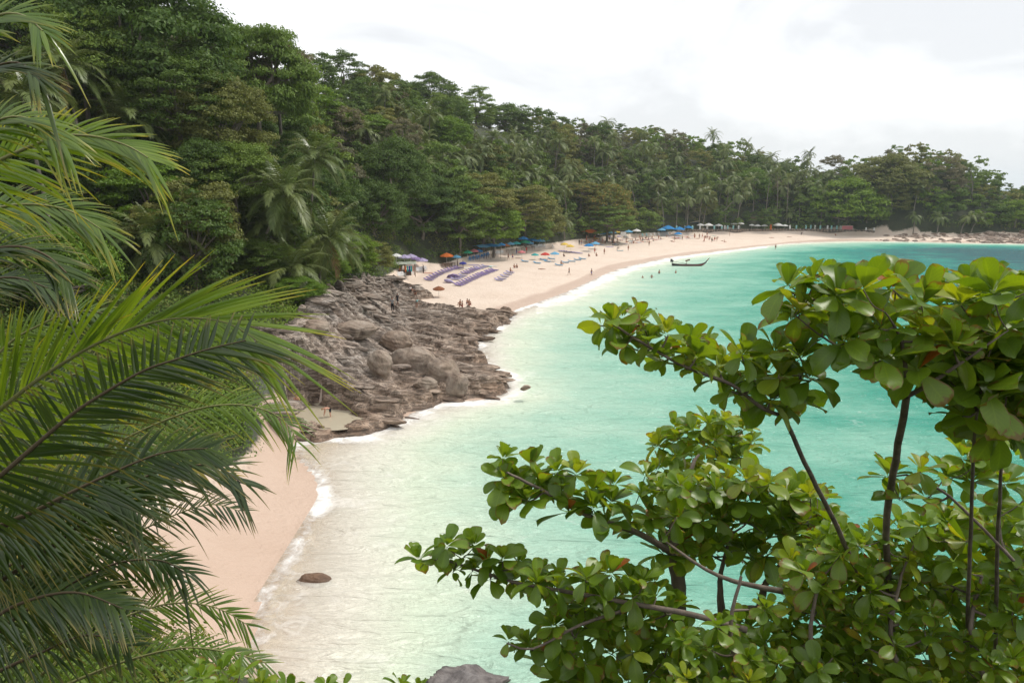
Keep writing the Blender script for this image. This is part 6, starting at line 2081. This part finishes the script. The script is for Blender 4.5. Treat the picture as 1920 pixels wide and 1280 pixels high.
for spec in [
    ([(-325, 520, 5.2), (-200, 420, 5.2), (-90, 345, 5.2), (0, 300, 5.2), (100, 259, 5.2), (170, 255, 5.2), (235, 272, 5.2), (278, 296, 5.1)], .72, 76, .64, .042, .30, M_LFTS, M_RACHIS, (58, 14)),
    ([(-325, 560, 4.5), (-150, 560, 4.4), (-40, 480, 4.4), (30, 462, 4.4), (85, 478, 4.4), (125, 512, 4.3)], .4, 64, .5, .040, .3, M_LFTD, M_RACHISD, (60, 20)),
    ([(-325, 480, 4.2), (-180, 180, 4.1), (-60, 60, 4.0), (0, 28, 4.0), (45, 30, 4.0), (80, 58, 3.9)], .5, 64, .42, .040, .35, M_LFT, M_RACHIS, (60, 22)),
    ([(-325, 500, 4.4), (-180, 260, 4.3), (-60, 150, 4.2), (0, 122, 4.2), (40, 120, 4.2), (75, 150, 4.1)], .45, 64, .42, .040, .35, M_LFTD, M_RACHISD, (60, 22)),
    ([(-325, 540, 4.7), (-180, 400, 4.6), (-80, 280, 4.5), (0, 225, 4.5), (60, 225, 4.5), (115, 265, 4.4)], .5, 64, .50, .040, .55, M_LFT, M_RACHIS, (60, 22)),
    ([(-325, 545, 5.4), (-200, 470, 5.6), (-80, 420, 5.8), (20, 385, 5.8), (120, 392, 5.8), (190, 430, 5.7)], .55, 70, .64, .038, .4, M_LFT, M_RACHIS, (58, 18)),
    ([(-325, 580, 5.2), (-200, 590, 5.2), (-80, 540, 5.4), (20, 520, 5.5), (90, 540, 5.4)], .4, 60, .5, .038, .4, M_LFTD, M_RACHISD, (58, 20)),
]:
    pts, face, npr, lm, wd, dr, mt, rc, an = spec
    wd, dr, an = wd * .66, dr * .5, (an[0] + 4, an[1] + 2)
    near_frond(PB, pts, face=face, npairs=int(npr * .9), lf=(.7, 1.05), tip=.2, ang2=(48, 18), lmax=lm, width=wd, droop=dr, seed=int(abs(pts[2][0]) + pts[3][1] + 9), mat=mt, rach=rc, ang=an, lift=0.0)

# ------------------------------------------------------------------ sea almond trees on the right
def almondmat(name, a, b, old):
    t = NT(name)
    g = t.n('NewGeometry')
    f = t.math('FRACT', t.math('ADD', g.outputs['Random Per Island'], t.n('ObjectInfo').outputs['Random']))
    uv = t.n('UVMap').outputs[0]
    s = t.n('SeparateXYZ', Vector=uv)
    c = t.mix(t.ramp(f, [(0.0, 0.0), (0.9, 1.0)]), a, b)
    c = t.mix(t.math('GREATER_THAN', f, 0.996), c, old)
    m = t.math('ABSOLUTE', t.math('SUBTRACT', s.outputs[0], 0.5))
    vv = t.math('SUBTRACT', t.math('MULTIPLY', s.outputs[1], 9.0), t.math('MULTIPLY', m, 5.0))
    vein = t.math('ABSOLUTE', t.math('SUBTRACT', t.math('FRACT', vv), 0.5))
    vl = t.math('MAXIMUM', t.ramp(vein, [(0.0, 1.0), (0.10, 0.0)]), t.ramp(m, [(0.0, 1.0), (0.05, 0.0)]))
    c = t.mix(t.math('MULTIPLY', vl, 0.35), c, t.mix(1.0, c, (1.7, 1.55, 1.2), 'MULTIPLY'))
    blot = t.noise(t.map(uv, (1, 1, 1)), 5.0, 5, 0.7)
    c = t.mix(t.ramp(blot, [(0.60, 0.0), (0.80, 0.7)]), c, t.mix(1.0, c, (1.1, 0.75, 0.5), 'MULTIPLY'))
    edge = t.math('MAXIMUM', t.math('MULTIPLY', m, 2.0), s.outputs[1])
    ef = t.math('ADD', t.math('MULTIPLY', edge, 0.6), t.math('MULTIPLY', t.noise(t.map(uv, (1, 1, 1)), 3.0, 5, 0.75), 0.5))
    ef = t.math('ADD', ef, t.math('MULTIPLY', f, 0.22))
    c = t.mix(t.ramp(ef, [(0.97, 0.0), (1.06, 0.85)]), c, (0.20, 0.11, 0.035))
    nb = t.bump(vl, -0.35, 0.01)
    d = t.n('BsdfDiffuse', Color=c, Normal=nb)
    tr = t.n('BsdfTranslucent', Color=t.mix(1.0, c, (2.1, 1.85, 0.35), 'MULTIPLY'))
    sh = t.n('MixShader', i0=0.42, i1=d.outputs[0], i2=tr.outputs[0])
    gl = t.n('BsdfGlossy', Color=(1, 1, 1), Roughness=0.38, Normal=nb)
    fr = t.n('LayerWeight', Blend=0.3, Normal=nb)
    k = t.math('MULTIPLY_ADD', fr.outputs['Fresnel'], 0.13, 0.025)
    return t.end(t.n('MixShader', i0=k, i1=sh.outputs[0], i2=gl.outputs[0]).outputs[0])
M_ALM = almondmat('almond_leaf', (0.090, 0.170, 0.012), (0.175, 0.270, 0.024), (0.30, 0.09, 0.02))
M_ALMY = almondmat('young_almond_leaf', (0.165, 0.245, 0.018), (0.290, 0.340, 0.035), (0.45, 0.36, 0.04))
M_TWIG = bark('almond_bark', (0.085, 0.065, 0.052), (0.22, 0.175, 0.14))

def leaf_proto(seed, asp=0.52, curl=0.25, fold=0.16, twist=0.0):
    """obovate leaf of length 1 along +y, upper side +z, with a short stalk"""
    r = np.random.default_rng(seed)
    rows, cols = 8, 5
    vs = np.array([0.0, 0.08, 0.24, 0.44, 0.64, 0.82, 0.94, 1.0])
    prof = np.array([0.03, 0.13, 0.46, 0.80, 0.99, 1.0, 0.74, 0.20]) * asp
    V, U = [], []
    for i, (v, w) in enumerate(zip(vs, prof)):
        for j in range(cols):
            u = j / (cols - 1) * 2 - 1
            x = u * w * 0.5 * (1 + r.normal(0, .02))
            z = fold * abs(u) ** 1.3 * w - curl * v ** 2 * 0.5 + 0.012 * math.sin(8 * v + 3 * u + seed) + twist * u * v * .12
            V.append([x, v * (1 - 0.10 * curl * v), z])
            U.append([(u + 1) / 2 * 1.0, v])
    return np.array(V), grid_faces(cols, rows), np.array(U)
LPROTO = [leaf_proto(i, *a) for i, a in enumerate([(0.54, .18, .16, 0), (0.58, .42, .12, .5), (0.50, .70, .20, -.5), (0.56, -.15, .22, .3), (0.52, .95, .10, .8), (0.60, .28, .05, -.8)])]
LMESH = {}
def lmesh(i, mat):
    k = (i, mat.name)
    if k not in LMESH:
        V, F, U = LPROTO[i]
        LMESH[k] = mesh_np('leaf', V, F, [mat], True, U)
    return LMESH[k]

def sample_poly(poly, sp, rng, n=4000):
    poly = np.array(poly, dtype=float)
    lo, hi = poly.min(0), poly.max(0)
    P_ = lo + (hi - lo) * rng.random((n, 2))
    P_ = P_[inside(P_[:, 0], P_[:, 1], poly)]
    out_ = []
    for p in P_:
        if all((p[0] - q[0]) ** 2 + (p[1] - q[1]) ** 2 > sp * sp for q in out_): out_.append(p)
    return out_

class Almond:
    def __init__(self, name, base, label, cat, seed):
        self.root = tag(empty(name, base), label, cat, None)
        self.o = Vector(base)
        self.br = Geo()
        self.nodes = []                 # (point, radius)
        self.leaves = []                # (matrix, proto, mat, size)
        self.rng = np.random.default_rng(seed)
    def limb(self, pts, r0, r1, wob=0.02):
        W = [np.array(at(*p)[:]) for p in pts]
        C = np.array(smooth_poly(W, 5))
        C = C + self.rng.normal(0, wob * r0 * 3, C.shape)
        rr = np.linspace(r0, r1, len(C))
        self.br.add(*tube(C - np.array(self.o), rr, 8))
        for c, r_ in zip(C, rr): self.nodes.append((c, r_))
    def twig(self, p):
        if not self.nodes: return
        N = np.array([n[0] for n in self.nodes])
        d = np.linalg.norm(N - p, axis=1) + 0.4 * np.maximum(N[:, 2] - p[2], 0)
        i = int(d.argmin())
        a, ra = N[i], min(self.nodes[i][1], .014)
        L = np.linalg.norm(p - a)
        m = a * .5 + p * .5 + np.array([0, 0, -.10 * L]) + self.rng.normal(0, .05 * L, 3)
        C = np.array(smooth_poly([a, m, p], 4))
        rr = np.linspace(ra, .004, len(C))
        self.br.add(*tube(C - np.array(self.o), rr, 5))
        for k in (len(C) // 2, len(C) - 2): self.nodes.append((C[k], rr[k]))
    def rosette(self, p, size=.21, n=10, young=.15, axis=None, twig=True):
        r = self.rng
        p = np.array(p)
        if twig: self.twig(p)
        ax = unit(np.array([0, 0, 1.0]) + r.normal(0, .28, 3)) if axis is None else unit(np.array(axis))
        e1 = unit(np.cross(ax, r.normal(size=3))); e2 = np.cross(ax, e1)
        a0 = r.uniform(0, 6.28)
        isy = r.random() < young
        for k in range(n):
            f = (k + .5) / n                       # 0 inner .. 1 outer
            th = R(14 + 78 * f ** 1.1) + r.normal(0, .16)
            ph = a0 + k * 2.39996 + r.normal(0, .15)
            d = ax * math.cos(th) + (e1 * math.cos(ph) + e2 * math.sin(ph)) * math.sin(th)
            d = unit(d + np.array([0, 0, -.12 * f - (.75 if (f > .5 and r.random() < .3) else 0)]))
            nrm_ = unit(ax - d * (ax @ d) + r.normal(0, .12, 3))
            x = unit(np.cross(d, nrm_)); z = np.cross(x, d)
            s = size * (.5 + .55 * min(1, f * 1.8)) * r.uniform(.72, 1.2)
            M = np.eye(4); M[:3, 0] = x * s; M[:3, 1] = d * s; M[:3, 2] = z * s
            M[:3, 3] = p + d * .012 + ax * .02 * (1 - f)
            pi = int(r.choice([0, 3, 5])) if f < .4 else int(r.choice([0, 1, 2, 4, 5]))
            self.leaves.append((M, pi, M_ALMY if (isy and f < .7) else M_ALM))
    def fill(self, poly, Y, sp, size=.21, n=10, young=.15, dY=.25, layers=1, tilt=None):
        for l in range(layers):
            for q in sample_poly(poly, sp, self.rng, 2500):
                y = (Y(q[0], q[1]) if callable(Y) else Y) + abs(self.rng.normal(0, dY)) + l * .35
                self.rosette(at(q[0], q[1], y)[:], size * .92 * self.rng.uniform(.8, 1.15), max(6, int(n + 1 + self.rng.normal(0, 1.5))), young, tilt)
    def done(self, limit=290):
        link('branches', self.br.mesh('branches', [M_TWIG], True), self.root)
        # those that show largest become leaves of their own
        c = np.array([M[:3, 3] for M, _, _ in self.leaves]); s = np.array([np.linalg.norm(M[:3, 1]) for M, _, _ in self.leaves])
        px, py, d = pix((c[:, 0], c[:, 1], c[:, 2]))
        score = s / d * ((px > -20) & (px < 1940) & (py < 1300)) - d * 0.004
        order = np.argsort(-score)
        for i in order[:limit]:
            M, p_, mt = self.leaves[i]
            o = link('leaf', lmesh(p_, mt), self.root)
            mm = Matrix(M.tolist()); mm.translation = mm.translation - self.o
            o.matrix_local = mm
        rest = [self.leaves[i] for i in order[limit:]]
        for mt in (M_ALM, M_ALMY):
            L = [(M, p_) for M, p_, m_ in rest if m_ is mt]
            if not L: continue
            Vs, Fs, Us, n = [], [], [], 0
            for M, p_ in L:
                V, F, U = LPROTO[p_]
                W = V @ M[:3, :3].T + M[:3, 3] - np.array(self.o)
                Vs.append(W); Fs.append(F + n); Us.append(U); n += len(V)
            tag(link('foliage', mesh_np('foliage', np.concatenate(Vs), np.concatenate(Fs), [mt], True, np.concatenate(Us)), self.root), kind='stuff')
        print(self.root.name, len(self.leaves))

# middle tree: trunks in front of the water, long boughs to the left
b = at(1290, 1420, 5.8)
A = Almond('sea_almond_tree', b, 'sea almond tree with thick trunk and two leafy boughs reaching left over the water', 'tree', 1)
A.limb([(1290, 1420, 5.8), (1282, 1240, 6.0), (1270, 1100, 6.1), (1262, 1010, 6.1), (1275, 930, 6.2), (1310, 850, 6.4)], .115, .012)
A.limb([(1350, 1420, 6.0), (1345, 1260, 6.1), (1352, 1150, 6.2), (1350, 1090, 6.2), (1370, 1000, 6.2)], .075, .012)
A.limb([(1345, 1200, 6.1), (1385, 1150, 6.2), (1425, 1140, 6.2), (1432, 1100, 6.2), (1470, 1050, 6.3), (1520, 980, 6.3)], .07, .010)
A.limb([(1265, 1040, 6.1), (1200, 1000, 5.9), (1100, 965, 5.8), (1020, 920, 5.7), (950, 885, 5.6)], .035, .010)
A.limb([(1480, 1110, 5.4), (1350, 1080, 5.4), (1240, 1010, 5.6)], .03, .008)
A.limb([(1400, 1180, 5.0), (1290, 1150, 5.1), (1180, 1130, 5.3), (1070, 1110, 5.4), (960, 1090, 5.5), (870, 1060, 5.6), (820, 1045, 5.6)], .028, .008)
A.limb([(1200, 1135, 5.3), (1090, 1170, 5.2), (1000, 1215, 5.1), (950, 1205, 5.1)], .016, .007)
A.fill([(915, 905), (945, 850), (985, 870), (1030, 860), (1120, 900), (1200, 890), (1280, 900), (1280, 990), (1200, 1010), (1110, 985), (1010, 945), (930, 930)], 5.7, 34, .25, 11, .14, .18)
A.fill([(1270, 900), (1400, 895), (1540, 925), (1560, 1000), (1440, 1050), (1310, 1050), (1240, 1040)], 6.0, 37, .27, 12, .14, .2, 2)
A.fill([(785, 1050), (830, 1018), (890, 1022), (1000, 1062), (1060, 1090), (1000, 1115), (900, 1085), (830, 1072)], 5.5, 30, .20, 10, .14, .12)
A.fill([(1000, 1095), (1120, 1070), (1250, 1090), (1290, 1160), (1270, 1290), (1100, 1300), (1030, 1270), (990, 1210), (1060, 1160)], 5.2, 37, .225, 11, .14, .2, 2)
A.fill([(930, 1180), (985, 1190), (1010, 1240), (960, 1235)], 5.1, 40, .20, 9, .1, .1)
A.fill([(1215, 860), (1260, 800), (1330, 785), (1400, 800), (1415, 850), (1350, 880), (1300, 930), (1235, 910)], 7.0, 28, .21, 11, .5, .3, 2)
A.done()

# near tree on the right, big leaves against the sea
b = at(1700, 1500, 3.2)
B_ = Almond('sea_almond_tree', b, 'nearest sea almond tree with thin bare stems under a large leaf canopy at right', 'tree', 2)
B_.limb([(1640, 1300, 6.0), (1610, 1100, 5.5), (1575, 1000, 4.9), (1520, 890, 4.2), (1470, 780, 3.6)], .026, .012)
B_.limb([(1470, 780, 3.6), (1430, 765, 3.55), (1370, 720, 3.5), (1290, 690, 3.5), (1200, 640, 3.5), (1145, 605, 3.5)], .012, .006)
B_.limb([(1470, 780, 3.6), (1490, 730, 3.6), (1510, 690, 3.6)], .010, .006)
B_.limb([(1680, 1300, 6.0), (1662, 1010, 5.0), (1680, 860, 4.1), (1702, 742, 3.3)], .032, .018)
B_.limb([(1702, 742, 3.3), (1690, 640, 3.3), (1660, 585, 3.2)], .014, .003)
B_.limb([(1702, 742, 3.3), (1750, 715, 3.25), (1830, 660, 3.2), (1890, 620, 3.2)], .014, .003)
B_.limb([(1700, 735, 3.3), (1620, 680, 3.35), (1540, 630, 3.35), (1490, 590, 3.35)], .010, .003)
B_.limb([(1815, 1300, 6.0), (1815, 1150, 5.0), (1822, 950, 4.2), (1828, 800, 3.5), (1850, 680, 3.3)], .020, .004)
B_.limb([(1866, 1300, 5.8), (1868, 1100, 4.8), (1876, 900, 3.9), (1885, 760, 3.4)], .020, .005)
B_.fill([(1125, 610), (1170, 592), (1240, 615), (1290, 640), (1300, 700), (1230, 690), (1160, 640)], 3.5, 38, .15, 11, .2, .08, 2)
B_.fill([(1290, 655), (1400, 665), (1500, 660), (1530, 700), (1500, 760), (1420, 755), (1330, 720)], 3.5, 44, .175, 12, .15, .1, 2)
B_.fill([(1450, 570), (1475, 530), (1540, 500), (1570, 600), (1530, 620), (1480, 610)], 3.3, 46, .17, 11, .22, .1, 2)
B_.fill([(1535, 555), (1640, 535), (1760, 548), (1920, 540), (1960, 700), (1860, 760), (1740, 700), (1640, 690), (1570, 640)], 3.2, 54, .20, 12, .16, .2, 3)
B_.fill([(1760, 640), (1960, 620), (1960, 800), (1890, 820), (1790, 780)], 3.25, 50, .20, 12, .03, .25, 3)
B_.done()

# low mass at the lower right
b = at(1700, 1600, 4.2)
C_ = Almond('sea_almond_bush', b, 'dense sea almond growth filling the lower right corner', 'tree', 3)
for x in (1400, 1550, 1700, 1850):
    C_.limb([(x, 1600, 4.4), (x + 20, 1350, 4.6), (x - 30, 1200, 4.8), (x - 10, 1080, 5.0)], .03, .012)
C_.limb([(1900, 1050, 4.3), (1780, 930, 4.4), (1700, 890, 4.4)], .012, .007)
C_.fill([(1630, 890), (1660, 862), (1740, 870), (1800, 900), (1740, 940), (1660, 940)], 4.4, 42, .20, 11, .2, .15)
C_.fill([(1800, 850), (1960, 820), (1960, 960), (1850, 960), (1790, 920)], 4.6, 44, .20, 11, .2, .3)
C_.fill([(1480, 1040), (1560, 1000), (1700, 990), (1800, 960), (1960, 960), (1960, 1120), (1700, 1110), (1600, 1090), (1500, 1120)], 4.9, 35, .19, 12, .2, .35, 2)
C_.fill([(1270, 1200), (1400, 1160), (1500, 1110), (1700, 1110), (1960, 1090), (1960, 1300), (1240, 1300)], lambda x, y: 4.9 - (y - 1100) / 400, 36, .185, 12, .2, .3, 3)
C_.done()

# low leafy shrub peeping over the bottom edge
b = at(500, 1420, 4.4)
D_ = Almond('leafy_shrub', b, 'low shrub of round leaves showing along the bottom edge left of centre', 'shrub', 4)
D_.limb([(420, 1420, 4.4), (425, 1330, 4.4), (440, 1290, 4.4)], .02, .01)
D_.limb([(640, 1420, 4.4), (630, 1330, 4.4), (625, 1300, 4.4)], .015, .008)
D_.limb([(780, 1420, 4.4), (772, 1330, 4.4), (768, 1300, 4.4)], .015, .008)
D_.fill([(345, 1268), (420, 1258), (520, 1262), (540, 1300), (340, 1310)], 4.4, 44, .16, 9, .1, .15, 2)
D_.fill([(600, 1285), (640, 1278), (665, 1292), (610, 1305)], 4.4, 34, .14, 8, .1, .05)
D_.fill([(750, 1290), (785, 1284), (800, 1300), (755, 1310)], 4.4, 32, .14, 8, .1, .05)
D_.done()
# ------------------------------------------------------------------ sea air
t = NT('haze_air')
v = t.n('VolumePrincipled', Color=(0.93, 0.96, 1.0), Density=0.00014, Anisotropy=0.0)
t.t.links.new(v.outputs[0], t.out.inputs['Volume'])
hz_top = float(GH.max()) + 45
V, F = box_np((0, 3000, (hz_top - 18) / 2), (12400, 12600, hz_top + 18))
tag(link('haze', mesh_np('haze', V, F, [t.m])), kind='stuff')
# ------------------------------------------------------------------ repeats that share a label are told apart by their order
_by = {}
for o in COL.objects:
    if o.parent is None and o.get('label') and o.get('category') and 'from left' not in o['label']:
        _by.setdefault(o['label'], []).append(o)
for lab, L in _by.items():
    if 1 < len(L) <= 20 and len(lab.split()) <= 13:
        L.sort(key=lambda o: pix(o.location)[0])
        for i, o in enumerate(L):
            o['label'] = f'{lab}, {NUM[i]} from left'
